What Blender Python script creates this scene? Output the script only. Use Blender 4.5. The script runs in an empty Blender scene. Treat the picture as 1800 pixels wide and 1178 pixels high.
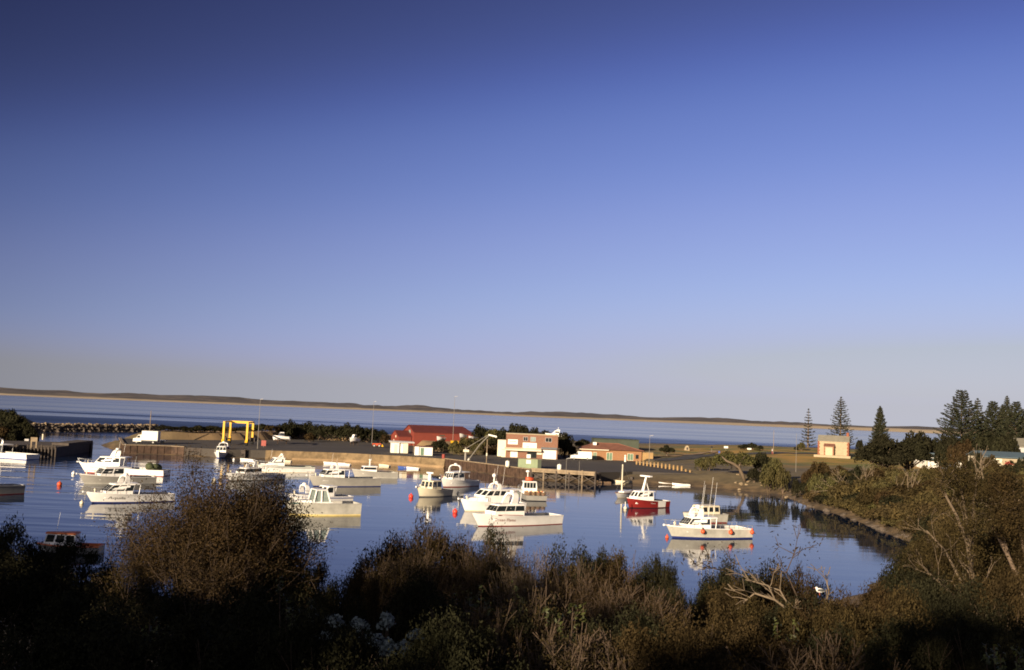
import bpy, math, random
import numpy as np
from mathutils import Vector, Matrix
R = math.radians
C = bpy.context.scene.collection
sc = bpy.context.scene
rnd = random.Random(7)

# ------------------------------------------------------------------ camera, sky, sun, exposure
EYE = 12.5; F = 1750.0; ROLL = R(2.35); PITCH = math.atan(134.9 / F)
cam = bpy.data.objects.new('camera', bpy.data.cameras.new('camera')); C.objects.link(cam)
cam.data.sensor_width = 36; cam.data.lens = 35; cam.data.clip_start = .1; cam.data.clip_end = 60000
cam.matrix_world = Matrix.Translation((0, 0, EYE)) @ Matrix.Rotation(math.pi / 2 + PITCH, 4, 'X') @ Matrix.Rotation(ROLL, 4, 'Z')
sc.camera = cam
SUN_AZ = R(-149); SUN_EL = R(13)          # azimuth from +Y (view direction), negative = left
sdir = Vector((math.sin(SUN_AZ) * math.cos(SUN_EL), math.cos(SUN_AZ) * math.cos(SUN_EL), math.sin(SUN_EL)))
w = bpy.data.worlds.new('World'); sc.world = w; w.use_nodes = True
nt = w.node_tree; bg = nt.nodes['Background']
sky = nt.nodes.new('ShaderNodeTexSky'); sky.sky_type = 'NISHITA'; sky.sun_disc = False
sky.sun_elevation = SUN_EL; sky.sun_rotation = SUN_AZ
sky.altitude = 0; sky.air_density = 0.3; sky.dust_density = 0.8; sky.ozone_density = 3.0
# slide film and a polarising filter: one tone curve over the whole sky, and the band 90 degrees from the sun darkens
def wn(t, **k):
    x = nt.nodes.new(t)
    for a_, v_ in k.items(): setattr(x, a_, v_)
    return x
def wm_(op, a_, b_):
    x = wn('ShaderNodeMath', operation=op)
    for i_, s_ in enumerate((a_, b_)):
        if isinstance(s_, (int, float)): x.inputs[i_].default_value = s_
        else: nt.links.new(s_, x.inputs[i_])
    return x.outputs[0]
pre = wn('ShaderNodeVectorMath', operation='SCALE'); pre.inputs['Scale'].default_value = .15; nt.links.new(sky.outputs[0], pre.inputs[0])
cur = wn('ShaderNodeRGBCurve'); nt.links.new(pre.outputs[0], cur.inputs['Color'])
for ch, pts in enumerate(([(.035,.059),(.058,.170),(.096,.32),(.177,.464)], [(.075,.086),(.122,.247),(.20,.41),(.26,.475),(.319,.485)], [(.184,.264),(.29,.61),(.445,.745),(.575,.74)])):
    cv = cur.mapping.curves[ch]
    cv.points[0].location = (0, 0); cv.points[-1].location = (1, (.60, .60, .58)[ch])
    for x_, y_ in pts: cv.points.new(x_*1.5, y_)
cur.mapping.extend = 'HORIZONTAL'; cur.mapping.update()
tcw = wn('ShaderNodeTexCoord'); dt = wn('ShaderNodeVectorMath', operation='DOT_PRODUCT'); dt.inputs[1].default_value = sdir
nt.links.new(tcw.outputs['Generated'], dt.inputs[0])
c2_ = wm_('MULTIPLY', dt.outputs['Value'], dt.outputs['Value'])
pol = wm_('DIVIDE', wm_('SUBTRACT', 1.0, c2_), wm_('ADD', 1.0, c2_))
keep = wm_('SUBTRACT', 6.25, wm_('MULTIPLY', pol, 5.2))
sr_ = wn('ShaderNodeSeparateXYZ'); nt.links.new(sky.outputs[0], sr_.inputs[0])       # the thick air low down greys out
hzr = wn('ShaderNodeMapRange', interpolation_type='SMOOTHSTEP'); hzr.inputs[1].default_value = .245; hzr.inputs[2].default_value = .345; hzr.inputs[4].default_value = .95; nt.links.new(wm_('DIVIDE', sr_.outputs[0], sr_.outputs[2]), hzr.inputs[0])
hmx = wn('ShaderNodeMix', data_type='RGBA'); nt.links.new(hzr.outputs[0], hmx.inputs[0]); nt.links.new(cur.outputs[0], hmx.inputs[6]); hmx.inputs[7].default_value = (.465,.47,.525,1)
post = wn('ShaderNodeVectorMath', operation='SCALE'); nt.links.new(hmx.outputs[2], post.inputs[0]); nt.links.new(keep, post.inputs['Scale'])
nt.links.new(post.outputs[0], bg.inputs[0])
bg.inputs[1].default_value = 0.1
sl = bpy.data.lights.new('sun', 'SUN'); sl.energy = 5.0; sl.angle = R(.5); sl.color = (1, .82, .60)
so = bpy.data.objects.new('sun', sl); C.objects.link(so); so.rotation_euler = sdir.to_track_quat('Z', 'Y').to_euler()
so.location = (0, 0, 60)
vs = sc.view_settings; vs.view_transform = 'Standard'; vs.look = 'None'; vs.exposure = 0.85; vs.gamma = 1; vs.use_curve_mapping = False
sc.render.engine = 'CYCLES'; sc.cycles.use_denoising = True; sc.cycles.filter_width = 1.8
sc.cycles.max_bounces = 6; sc.cycles.diffuse_bounces = 2; sc.cycles.glossy_bounces = 3; sc.cycles.transparent_max_bounces = 4

# ------------------------------------------------------------------ helpers
_cr, _sr, _cp, _sp = math.cos(ROLL), math.sin(ROLL), math.cos(PITCH), math.sin(PITCH)
def ray(px, py):
    dx, dy = px - 900, py - 589
    u = dx * _cr + dy * _sr; v = -dx * _sr + dy * _cr
    return Vector((u, F * _cp + v * _sp, F * _sp - v * _cp))
def W(px, py, z=0.0):                      # where the sight line through a photo pixel meets height z
    d = ray(px, py); k = (z - EYE) / d.z
    return Vector((d.x * k, d.y * k, z))
def P(px, py, Y):                          # the point of that sight line Y metres ahead
    d = ray(px, py); k = Y / d.y
    return Vector((d.x * k, Y, EYE + d.z * k))

class MB:
    def __init__(s): s.v = []; s.f = []; s.m = []
    def add(s, vs, fs, m=0):
        b = len(s.v); s.v += [tuple(p) for p in vs]
        s.f += [tuple(i + b for i in f) for f in fs]; s.m += [m] * len(fs)
        return s
    def box(s, x0, x1, y0, y1, z0, z1, m=0):
        return s.add([(x0,y0,z0),(x1,y0,z0),(x1,y1,z0),(x0,y1,z0),(x0,y0,z1),(x1,y0,z1),(x1,y1,z1),(x0,y1,z1)],
                     [(0,3,2,1),(4,5,6,7),(0,1,5,4),(1,2,6,5),(2,3,7,6),(3,0,4,7)], m)
    def hexa(s, pts, m=0):                 # 8 corners, bottom then top
        return s.add(pts, [(0,3,2,1),(4,5,6,7),(0,1,5,4),(1,2,6,5),(2,3,7,6),(3,0,4,7)], m)
    def prism(s, poly, z0, z1, m=0):
        n = len(poly)
        vs = [(x, y, z0) for x, y in poly] + [(x, y, z1) for x, y in poly]
        fs = [tuple(reversed(range(n))), tuple(range(n, 2*n))] + [(i, (i+1) % n, n + (i+1) % n, n + i) for i in range(n)]
        return s.add(vs, fs, m)
    def tube(s, pts, rs, n=6, m=0, cap=True):
        pts = [Vector(p) for p in pts]
        if not hasattr(rs, '__len__'): rs = [rs] * len(pts)
        vs = []; fs = []
        t0 = (pts[1] - pts[0]).normalized()
        a = t0.orthogonal().normalized()
        for i, p in enumerate(pts):
            t = (pts[min(i+1, len(pts)-1)] - pts[max(i-1, 0)])
            t = t.normalized() if t.length > 1e-9 else t0
            a = a - t * a.dot(t)
            a = a.normalized() if a.length > 1e-6 else t.orthogonal().normalized()
            b = t.cross(a)
            for k in range(n):
                c = 2*math.pi*k/n
                vs.append(p + (a*math.cos(c) + b*math.sin(c)) * rs[i])
        for i in range(len(pts)-1):
            for k in range(n):
                k2 = (k+1) % n
                fs.append((i*n+k, i*n+k2, (i+1)*n+k2, (i+1)*n+k))
        if cap:
            fs.append(tuple(reversed(range(n)))); fs.append(tuple(range((len(pts)-1)*n, len(pts)*n)))
        return s.add(vs, fs, m)
    def ball(s, c, r, n=10, k=6, m=0, sq=(1,1,1)):
        vs = []; fs = []
        for j in range(k+1):
            th = math.pi*j/k
            for i in range(n):
                ph = 2*math.pi*i/n
                vs.append((c[0]+r*sq[0]*math.sin(th)*math.cos(ph), c[1]+r*sq[1]*math.sin(th)*math.sin(ph), c[2]+r*sq[2]*math.cos(th)))
        for j in range(k):
            for i in range(n):
                i2 = (i+1) % n
                fs.append((j*n+i, (j+1)*n+i, (j+1)*n+i2, j*n+i2))
        return s.add(vs, fs, m)
    def build(s, name, mats, parent=None, smooth=False):
        me = bpy.data.meshes.new(name); me.from_pydata(s.v, [], s.f)
        if not isinstance(mats, (list, tuple)): mats = [mats]
        for m in mats: me.materials.append(m)
        if any(s.m): me.polygons.foreach_set('material_index', s.m)
        if smooth: me.polygons.foreach_set('use_smooth', [True]*len(me.polygons))
        me.update()
        return link(name, me, parent)
def link(name, me, parent=None):
    o = bpy.data.objects.new(name, me); C.objects.link(o)
    if parent is not None: o.parent = parent
    return o
def tag(o, label=None, cat=None, group=None, kind=None):
    if label: o['label'] = label
    if cat: o['category'] = cat
    if group: o['group'] = group
    if kind: o['kind'] = kind
    return o
def thing(name, label, cat, loc=(0,0,0), rz=0, group=None, scale=None):
    o = bpy.data.objects.new(name, None); C.objects.link(o); o.empty_display_size = .3
    o.location = loc; o.rotation_euler = (0, 0, rz)
    if scale: o.scale = scale
    return tag(o, label, cat, group)
def dup(root, loc, rz=0, label=None, group=None, scale=None):
    kids = [x for x in root.children]
    r = root.copy(); C.objects.link(r); r.location = loc; r.rotation_euler = (0, 0, rz)
    if scale: r.scale = scale
    if label: r['label'] = label
    if group: r['group'] = group
    for ch in kids:
        c = ch.copy(); C.objects.link(c); c.parent = r
        for g in list(ch.children):
            d = g.copy(); C.objects.link(d); d.parent = c
    return r

# ------------------------------------------------------------------ materials
M = {}
def mat(name, col, rough=.7, var=.18, scale=2.0, bump=0.0, metal=0.0, spec=.4, island=0.0, tint=None, bscale=None):
    m = bpy.data.materials.new(name); m.use_nodes = True; n = m.node_tree.nodes; l = m.node_tree.links
    b = n['Principled BSDF']; b.inputs['Roughness'].default_value = rough; b.inputs['Metallic'].default_value = metal
    b.inputs['Specular IOR Level'].default_value = spec
    tc = n.new('ShaderNodeTexCoord'); no = n.new('ShaderNodeTexNoise'); no.inputs['Scale'].default_value = scale
    no.inputs['Detail'].default_value = 5; no.inputs['Roughness'].default_value = .65
    l.new(tc.outputs['Object'], no.inputs['Vector'])
    mx = n.new('ShaderNodeMix'); mx.data_type = 'RGBA'
    t = tint or (1, 1, 1)
    mx.inputs[6].default_value = tuple(max(0, c*(1-var)) for c in col) + (1,)
    mx.inputs[7].default_value = tuple(min(1, c*(1+var)*q) for c, q in zip(col, t)) + (1,)
    mr = n.new('ShaderNodeMapRange'); mr.inputs[1].default_value = .3; mr.inputs[2].default_value = .7
    l.new(no.outputs['Fac'], mr.inputs[0]); l.new(mr.outputs[0], mx.inputs[0])
    out = mx.outputs[2]
    if island:
        g = n.new('ShaderNodeNewGeometry'); oi = n.new('ShaderNodeObjectInfo')
        hs = n.new('ShaderNodeHueSaturation')
        v = n.new('ShaderNodeMapRange'); v.inputs[3].default_value = 1-island; v.inputs[4].default_value = 1+island
        l.new(g.outputs['Random Per Island'], v.inputs[0]); l.new(v.outputs[0], hs.inputs['Value'])
        h = n.new('ShaderNodeMapRange'); h.inputs[3].default_value = .487; h.inputs[4].default_value = .513
        l.new(oi.outputs['Random'], h.inputs[0]); l.new(h.outputs[0], hs.inputs['Hue'])
        l.new(out, hs.inputs['Color']); out = hs.outputs[0]
    l.new(out, b.inputs['Base Color'])
    if bump:
        nb = n.new('ShaderNodeTexNoise'); nb.inputs['Scale'].default_value = bscale or scale*6; nb.inputs['Detail'].default_value = 4
        l.new(tc.outputs['Object'], nb.inputs['Vector'])
        bp = n.new('ShaderNodeBump'); bp.inputs['Strength'].default_value = 1; bp.inputs['Distance'].default_value = bump
        l.new(nb.outputs['Fac'], bp.inputs['Height']); l.new(bp.outputs[0], b.inputs['Normal'])
    M[name] = m; return m
mat('white', (.84,.81,.76), .35, .10, .7); mat('cream', (.72,.64,.47), .45, .08, 1.5); mat('grey_hull', (.36,.34,.30), .5, .12, 1.0)
mat('dark_grey_hull', (.24,.23,.21), .5, .15, 1.0); mat('pale_grey_hull', (.46,.44,.38), .5, .22, .8); mat('red_hull', (.22,.02,.018), .4, .1, 1.5)
mat('navy', (.02,.03,.14), .4, .1); mat('blue', (.05,.10,.34), .45, .1); mat('dark_green', (.02,.07,.05), .5, .1)
mat('dull_red', (.28,.05,.035), .55, .15); mat('yellow_stripe', (.75,.60,.25), .5, .1); mat('black', (.012,.012,.014), .5, .2)
mat('deck', (.50,.48,.43), .7, .12, 1.5); mat('teal', (.10,.28,.26), .6, .1); mat('orange', (.58,.09,.03), .45, .08, 3)
mat('buoy_red', (.75,.06,.035), .4, .06, 3); mat('metal_pipe', (.55,.55,.55), .3, .05, metal=.6); mat('pot_wood', (.16,.10,.06), .8, .4, 4)
mat('net_green', (.06,.07,.03), .9, .5, 4, bump=.05); mat('varnish', (.30,.14,.05), .4, .2, 3); mat('bank_stone', (.18,.125,.066), .95, .45, .7, bump=.08, bscale=2); mat('sail_cover', (.36,.31,.20), .9, .2, 3, bump=.03)
mat('text_brown', (.26,.05,.025), .6, .05); mat('text_dark', (.13,.12,.11), .6, .05); mat('rope', (.35,.31,.24), .9, .1)
mat('orange_cabin', (.60,.16,.05), .5, .15, 3)
g = mat('glass', (.016,.02,.022), .06, .2, spec=.5); mat('glass_pale', (.25,.30,.27), .12, .2, spec=.5)
mat('asphalt', (.062,.052,.043), .9, .25, .12, bump=.01, bscale=20); mat('road', (.055,.05,.046), .9, .2, .2); mat('concrete', (.27,.22,.15), .9, .22, .5, bump=.02)
mat('earth', (.30,.20,.105), .95, .35, .25, bump=.12, bscale=1.5); mat('rust_steel', (.060,.034,.021), .85, .5, 1.2, bump=.02)
mat('timber', (.24,.18,.115), .9, .3, 1.5, bump=.02); mat('dark_timber', (.07,.055,.045), .9, .3, 1.5); mat('plywood', (.34,.215,.09), .8, .15, .8)
mat('yellow_paint', (.66,.38,.015), .45, .1, 1.0); mat('red_iron', (.19,.036,.022), .7, .12, .5); mat('red_roof', (.11,.024,.02), .7, .15, .5)
mat('iron_white', (.76,.73,.66), .6, .07, 1.0); mat('awning_grey', (.16,.17,.18), .7, .1); mat('olive_box', (.24,.29,.17), .7, .12, .8); mat('window_green', (.13,.20,.13), .3, .2)
mat('dark_roof', (.055,.065,.045), .8, .2, .4); mat('slate_roof', (.22,.20,.155), .85, .15, .8); mat('sandstone', (.36,.285,.18), .85, .12, 1.2, bump=.02)
mat('quoin', (.22,.07,.035), .85, .2, 2); mat('blue_roof', (.09,.13,.15), .6, .1, .5); mat('grey_wall', (.42,.40,.38), .85, .08)
mat('bark', (.13,.09,.06), .95, .4, 3, bump=.02); mat('pale_bark', (.125,.09,.058), .9, .3, 4, bump=.02); mat('dead_wood', (.155,.115,.075), .9, .25, 4)
mat('twig', (.060,.039,.024), .95, .35, 2.5); mat('tyre', (.015,.015,.015), .9, .2)
mat('leaf_olive', (.052,.049,.018), .8, .30, .8, island=.45, tint=(1.15,1,.8), spec=.2); mat('leaf_brown', (.033,.024,.0115), .9, .35, .8, island=.45, tint=(1.1,1,.8), spec=.06)
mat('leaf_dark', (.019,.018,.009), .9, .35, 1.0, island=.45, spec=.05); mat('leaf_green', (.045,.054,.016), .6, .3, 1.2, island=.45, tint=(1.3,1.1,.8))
mat('leaf_scrub', (.048,.039,.017), .85, .45, .5, island=.4, tint=(1.2,1.05,.8), spec=.15); mat('pine_needle', (.036,.038,.019), .85, .3, 1.0, island=.4, spec=.2)
mat('petal', (.20,.23,.21), .7, .1, 3, island=.2); mat('rock_pale', (.27,.20,.12), .95, .3, .8, bump=.06, bscale=3); mat('rock_dark', (.11,.085,.065), .95, .4, .8, bump=.08, bscale=3)
mat('skin', (.45,.27,.19), .6, .05); mat('shirt', (.75,.72,.70), .8, .05); mat('trousers', (.28,.06,.06), .8, .1); mat('feather_white', (.78,.76,.70), .8, .05); mat('feather_dark', (.06,.06,.06), .8, .1)
mat('door_buff', (.46,.38,.25), .8, .1); mat('lamp_steel', (.25,.225,.19), .5, .1, metal=.2)
def brick_mat(name, c1, c2, mortar, rough=.85):
    m = mat(name, c1, rough); n = m.node_tree.nodes; l = m.node_tree.links; b = n['Principled BSDF']
    tc = n.new('ShaderNodeTexCoord'); sx = n.new('ShaderNodeSeparateXYZ'); cx = n.new('ShaderNodeCombineXYZ'); ad = n.new('ShaderNodeMath')
    l.new(tc.outputs['Object'], sx.inputs[0]); l.new(sx.outputs[0], ad.inputs[0]); l.new(sx.outputs[1], ad.inputs[1])
    l.new(ad.outputs[0], cx.inputs[0]); l.new(sx.outputs[2], cx.inputs[1])
    br = n.new('ShaderNodeTexBrick'); br.inputs['Scale'].default_value = 1; br.inputs['Brick Width'].default_value = .24; br.inputs['Row Height'].default_value = .086
    br.inputs['Mortar Size'].default_value = .01; br.inputs['Color1'].default_value = c1+(1,); br.inputs['Color2'].default_value = c2+(1,); br.inputs['Mortar'].default_value = mortar+(1,)
    l.new(cx.outputs[0], br.inputs['Vector']); l.new(br.outputs['Color'], b.inputs['Base Color'])
brick_mat('brick', (.23,.085,.042), (.18,.065,.035), (.25,.19,.14)); brick_mat('orange_brick', (.30,.125,.045), (.25,.10,.038), (.28,.2,.12))
def corrugate(name, pitch=.2, depth=.02):     # corrugated iron: fine relief along the wall
    m = M[name]; n = m.node_tree.nodes; l = m.node_tree.links; b = n['Principled BSDF']
    tc = n.new('ShaderNodeTexCoord'); wv = n.new('ShaderNodeTexWave'); wv.inputs['Scale'].default_value = 1/pitch/3.14; wv.bands_direction = 'X'
    bp = n.new('ShaderNodeBump'); bp.inputs['Distance'].default_value = depth
    l.new(tc.outputs['Object'], wv.inputs['Vector']); l.new(wv.outputs['Fac'], bp.inputs['Height']); l.new(bp.outputs[0], b.inputs['Normal'])
for q in ('red_iron', 'red_roof', 'iron_white', 'dark_roof', 'blue_roof'): corrugate(q)
mat('tile_roof', (.20,.085,.055), .85, .2, .8)
# ------------------------------------------------------------------ land shape
def WL(*pp): return [tuple(W(a, b)[:2]) for a, b in pp]
quay_front = WL((216,797.5),(300,799.5),(395,805),(440,805.5),(515,808),(605,811),(700,816),(782,822),(933,843),(1055,851))
beach = WL((1068,846),(1110,850),(1220,855),(1300,862),(1380,870),(1422,888),(1486,906),(1562,936),(1622,956))
near = WL((1600,1000),(1500,1050),(1400,1080),(1200,1100),(900,1105),(600,1095),(330,1060),(170,1035))
west = [(-62,62),(-90,62),(-112,95),(-118,190),(-120,224),(-139,250),(-147,290),(-154,335),(-168,352)]
seaside = [(-101,252),(-97,285),(-78,310),(-40,332),(0,347),(45,352),(100,366),(150,382),(220,420),(700,470)]
coast = west[::-1] + near[::-1] + beach[::-1] + quay_front[::-1] + seaside + [(700,-400),(-700,-400),(-700,360)]
coast = np.array(coast)
Qz = 1.8
plat = list(quay_front[:-1]) + [(W(1043,851).x, W(1043,851).y + 4.2), tuple(W(1112,829,Qz)[:2]), tuple(W(1224,833,Qz)[:2]), tuple(W(1122,811,Qz)[:2]), tuple(W(1150,806,Qz)[:2]),
        (32,266), (8,262), (-4,246), (-12,240), (-22,262), (-30,298), (-62,302), (-70,278), (-78,266), (-88,256), (-98,253)]
def seg_dist(poly, X, Y):
    best = np.full(X.shape, 1e9); inside = np.zeros(X.shape, bool); n = len(poly)
    for i in range(n):
        ax, ay = poly[i]; bx, by = poly[(i+1) % n]
        dx, dy = bx-ax, by-ay; L = dx*dx+dy*dy + 1e-12
        t = np.clip(((X-ax)*dx + (Y-ay)*dy)/L, 0, 1)
        best = np.minimum(best, np.hypot(X-ax-t*dx, Y-ay-t*dy))
        c = ((ay > Y) != (by > Y)) & (X < (bx-ax)*(Y-ay)/(by-ay+1e-12) + ax)
        inside ^= c
    return np.where(inside, best, -best)
CTRL = np.array([(0,0,11.0),(0,-40,12.5),(0,22,10.5),(-20,30,10),(20,25,10),(-60,-20,13),(-100,8,15),(-112,50,10),(-135,120,6),(-160,180,3.5),(-160,300,4.2),(-180,340,4),
    (45,10,9.5),(62,50,5.5),(72,100,3.9),(80,150,3.4),(80,200,3.5),(62,240,2.6),(100,272,4.0),(85,300,4.0),(95,345,4.2),(160,330,5),(200,250,5),(150,150,5),
    (200,100,8),(150,0,12),(300,200,7),(350,400,6),(-80,285,3.6),(-40,312,3.8),(0,320,3.6),(35,330,3.4),(15,285,3.0),(-8,262,3.0),(0,250,2.6),(45,290,3.0),(60,262,3.1),(50,232,2.2),(35,205,2.0),(-30,312,3.6),(52,195,2.3),(20,194,2.3),(26,196,2.1)])
def vnoise(X, Y, s, seed=0):
    r = np.random.RandomState(seed); T = r.rand(64, 64)
    x = X/s; y = Y/s; xi = np.floor(x).astype(int); yi = np.floor(y).astype(int); fx = x-xi; fy = y-yi
    fx = fx*fx*(3-2*fx); fy = fy*fy*(3-2*fy)
    g = lambda a, b: T[a % 64, b % 64]
    return (g(xi,yi)*(1-fx)+g(xi+1,yi)*fx)*(1-fy) + (g(xi,yi+1)*(1-fx)+g(xi+1,yi+1)*fx)*fy - .5
def height(X, Y):
    X = np.atleast_1d(np.asarray(X, float)); Y = np.atleast_1d(np.asarray(Y, float))
    sd = seg_dist(coast, X, Y)
    num = np.zeros(X.shape); den = np.zeros(X.shape)
    for cx, cy, cz in CTRL:
        wgt = 1/((X-cx)**2 + (Y-cy)**2 + 30)**1.6
        num += wgt*cz; den += wgt
    T = num/den
    w1 = np.where(Y > 240, 7, 9 + np.clip(T-1, 0, 4)*2.0)
    bl = np.clip((T-4)/4, 0, 1); bl = bl*bl*(3-2*bl)
    prof = (1-bl)*np.clip(sd/w1, 0, 1)**.75 + bl*np.clip(sd/57, 0, 1)**1.25
    z = np.where(sd > 0, .02 + T*prof, np.maximum(sd*.12, -2.5))
    z = z + np.where(sd > 2, vnoise(X, Y, 7, 1)*.5 + vnoise(X, Y, 2.6, 2)*.18, 0)*np.clip((sd-2)/6, 0, 1)
    z = z + np.clip(1-np.abs(sd)/5, 0, 1)*vnoise(X, Y, 3.2, 5)*.35*(Y < 200)
    pd = seg_dist(np.array(plat), X, Y)
    z = np.where(pd > -1.0, np.minimum(z, Qz-.5), z)
    return z
def hz(x, y): return float(height(x, y)[0])
def ground_z(x, y):                       # surface one stands on, quay included
    return Qz if float(seg_dist(np.array(plat), np.array([x]), np.array([y]))[0]) > 0 else hz(x, y)

def terrain(name, xs, ys):
    X, Y = np.meshgrid(xs, ys); Z = height(X.ravel(), Y.ravel()); n, m = len(xs), len(ys)
    v = np.stack([X.ravel(), Y.ravel(), Z], 1)
    idx = np.arange(n*m).reshape(m, n)
    f = np.stack([idx[:-1,:-1].ravel(), idx[:-1,1:].ravel(), idx[1:,1:].ravel(), idx[1:,:-1].ravel()], 1)
    me = bpy.data.meshes.new(name); me.from_pydata(v.tolist(), [], f.tolist())
    # grass on the chapel green, sand at the dunes and shore
    gr = np.clip(1-np.hypot((X.ravel()-95)/75, (Y.ravel()-285)/75), 0, 1)*2.2
    sand = np.clip(1-np.hypot((X.ravel()+45)/75, (Y.ravel()-285)/42), 0, 1)*2.5
    for nm, a in (('grass', gr), ('sand', sand)):
        at = me.attributes.new(nm, 'FLOAT', 'POINT'); at.data.foreach_set('value', np.clip(a, 0, 1).astype(np.float32))
    me.polygons.foreach_set('use_smooth', [True]*len(me.polygons))
    o = link(name, me); o['kind'] = 'structure'; return o
gm = mat('ground', (.13,.10,.055), .95, .3, .25, bump=.06, bscale=1.2)
n = gm.node_tree.nodes; l = gm.node_tree.links; b = n['Principled BSDF']
src = b.inputs['Base Color'].links[0].from_socket
def nd(t, **k):
    x = n.new(t)
    for a, v in k.items(): setattr(x, a, v)
    return x
def mixrgb(fac, a, bb):
    x = nd('ShaderNodeMix', data_type='RGBA'); l.new(fac, x.inputs[0])
    for s, i in ((a, 6), (bb, 7)):
        if isinstance(s, tuple): x.inputs[i].default_value = s+(1,)
        else: l.new(s, x.inputs[i])
    return x.outputs[2]
tc = nd('ShaderNodeNewGeometry'); nz = nd('ShaderNodeTexNoise'); nz.inputs['Scale'].default_value = .09; nz.inputs['Detail'].default_value = 6
l.new(tc.outputs['Position'], nz.inputs['Vector'])
rp = nd('ShaderNodeMapRange'); rp.inputs[1].default_value = .42; rp.inputs[2].default_value = .6; l.new(nz.outputs[0], rp.inputs[0])
grass = mixrgb(rp.outputs[0], (.35,.205,.045), (.12,.13,.025))
a1 = nd('ShaderNodeAttribute', attribute_name='grass'); a2 = nd('ShaderNodeAttribute', attribute_name='sand')
c1 = mixrgb(a1.outputs['Fac'], src, grass)
c2 = mixrgb(a2.outputs['Fac'], c1, (.36,.235,.115))
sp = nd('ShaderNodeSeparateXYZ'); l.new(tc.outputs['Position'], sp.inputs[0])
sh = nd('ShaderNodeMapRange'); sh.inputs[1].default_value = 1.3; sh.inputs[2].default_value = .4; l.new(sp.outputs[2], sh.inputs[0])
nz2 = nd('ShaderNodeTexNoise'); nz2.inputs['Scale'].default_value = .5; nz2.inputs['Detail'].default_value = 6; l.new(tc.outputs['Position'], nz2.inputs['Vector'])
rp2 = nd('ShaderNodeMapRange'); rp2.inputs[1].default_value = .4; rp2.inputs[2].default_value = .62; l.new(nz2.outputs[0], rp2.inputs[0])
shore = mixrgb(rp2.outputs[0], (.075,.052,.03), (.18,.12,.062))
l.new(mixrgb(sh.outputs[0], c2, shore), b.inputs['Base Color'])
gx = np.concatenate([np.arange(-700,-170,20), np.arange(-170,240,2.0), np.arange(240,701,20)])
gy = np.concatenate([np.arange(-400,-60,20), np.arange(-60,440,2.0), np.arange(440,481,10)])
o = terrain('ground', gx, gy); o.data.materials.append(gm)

# ------------------------------------------------------------------ water
wm = bpy.data.materials.new('water'); wm.use_nodes = True; n = wm.node_tree.nodes; l = wm.node_tree.links; b = n['Principled BSDF']
b.inputs['Base Color'].default_value = (.006,.016,.042,1); b.inputs['IOR'].default_value = 1.33; b.inputs['Specular IOR Level'].default_value = .4; b.inputs['Roughness'].default_value = .03
geo = nd('ShaderNodeNewGeometry'); sp = nd('ShaderNodeSeparateXYZ'); l.new(geo.outputs['Position'], sp.inputs[0])
def vscale(sx, sy):
    x = nd('ShaderNodeVectorMath', operation='MULTIPLY'); x.inputs[1].default_value = (sx, sy, 1); l.new(geo.outputs['Position'], x.inputs[0]); return x.outputs[0]
def noise(vec, s, d=3):
    x = nd('ShaderNodeTexNoise'); x.inputs['Scale'].default_value = s; x.inputs['Detail'].default_value = d; l.new(vec, x.inputs['Vector']); return x.outputs[0]
def rng(s, a, b_, c=0., d=1.):
    x = nd('ShaderNodeMapRange'); x.inputs[1].default_value = a; x.inputs[2].default_value = b_; x.inputs[3].default_value = c; x.inputs[4].default_value = d
    l.new(s, x.inputs[0]); return x.outputs[0]
def mth(op, a, bb):
    x = nd('ShaderNodeMath', operation=op)
    for i, s in enumerate((a, bb)):
        if isinstance(s, (int, float)): x.inputs[i].default_value = s
        else: l.new(s, x.inputs[i])
    return x.outputs[0]
swell = noise(vscale(.05, .30), 1.0, 2)          # long low ripples running across the view
fine = noise(vscale(.55, 1.1), 1.0, 4)
calm = rng(sp.outputs[0], -55, -15, 1., .16)      # the left side of the harbour is ruffled, the right a mirror
patch = rng(noise(vscale(.012, .03), 1.0, 3), .42, .60)
h1 = mth('MULTIPLY', swell, mth('MULTIPLY', calm, .16))
h2 = mth('MULTIPLY', fine, mth('ADD', mth('MULTIPLY', calm, .010), mth('MULTIPLY', patch, .005)))
bp = nd('ShaderNodeBump'); bp.inputs['Distance'].default_value = 1.0; bp.inputs['Strength'].default_value = .8
l.new(mth('ADD', h1, h2), bp.inputs['Height']); l.new(bp.outputs[0], b.inputs['Normal'])
# open sea: wind-roughened belt near the point, slicks further out
belt = rng(mth('ADD', sp.outputs[1], mth('MULTIPLY', noise(vscale(.002, .012), 1.0, 4), 500)), 820, 900, 1., 0.)
streak = rng(noise(vscale(.0016, .010), 1.0, 4), .44, .6)
out_ = rng(sp.outputs[1], 300, 330)
rsea = mth('ADD', mth('ADD', mth('MULTIPLY', belt, .22), mth('MULTIPLY', streak, .06)), .11)
hr = mth('ADD', mth('MULTIPLY', patch, .05), .035)
mxr = nd('ShaderNodeMix'); l.new(out_, mxr.inputs[0]); l.new(hr, mxr.inputs[2]); l.new(rsea, mxr.inputs[3]); l.new(mxr.outputs[0], b.inputs['Roughness'])
mb = MB(); S = 20000
mb.add([(-S,-S,0),(S,-S,0),(S,S,0),(-S,S,0)], [(0,1,2,3)]); tag(mb.build('water', wm), kind='structure')
mb = MB(); mb.add([(-S,-S,-6),(S,-S,-6),(S,S,-6),(-S,S,-6)], [(0,1,2,3)]); tag(mb.build('seabed', M['earth']), kind='structure')

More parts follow.
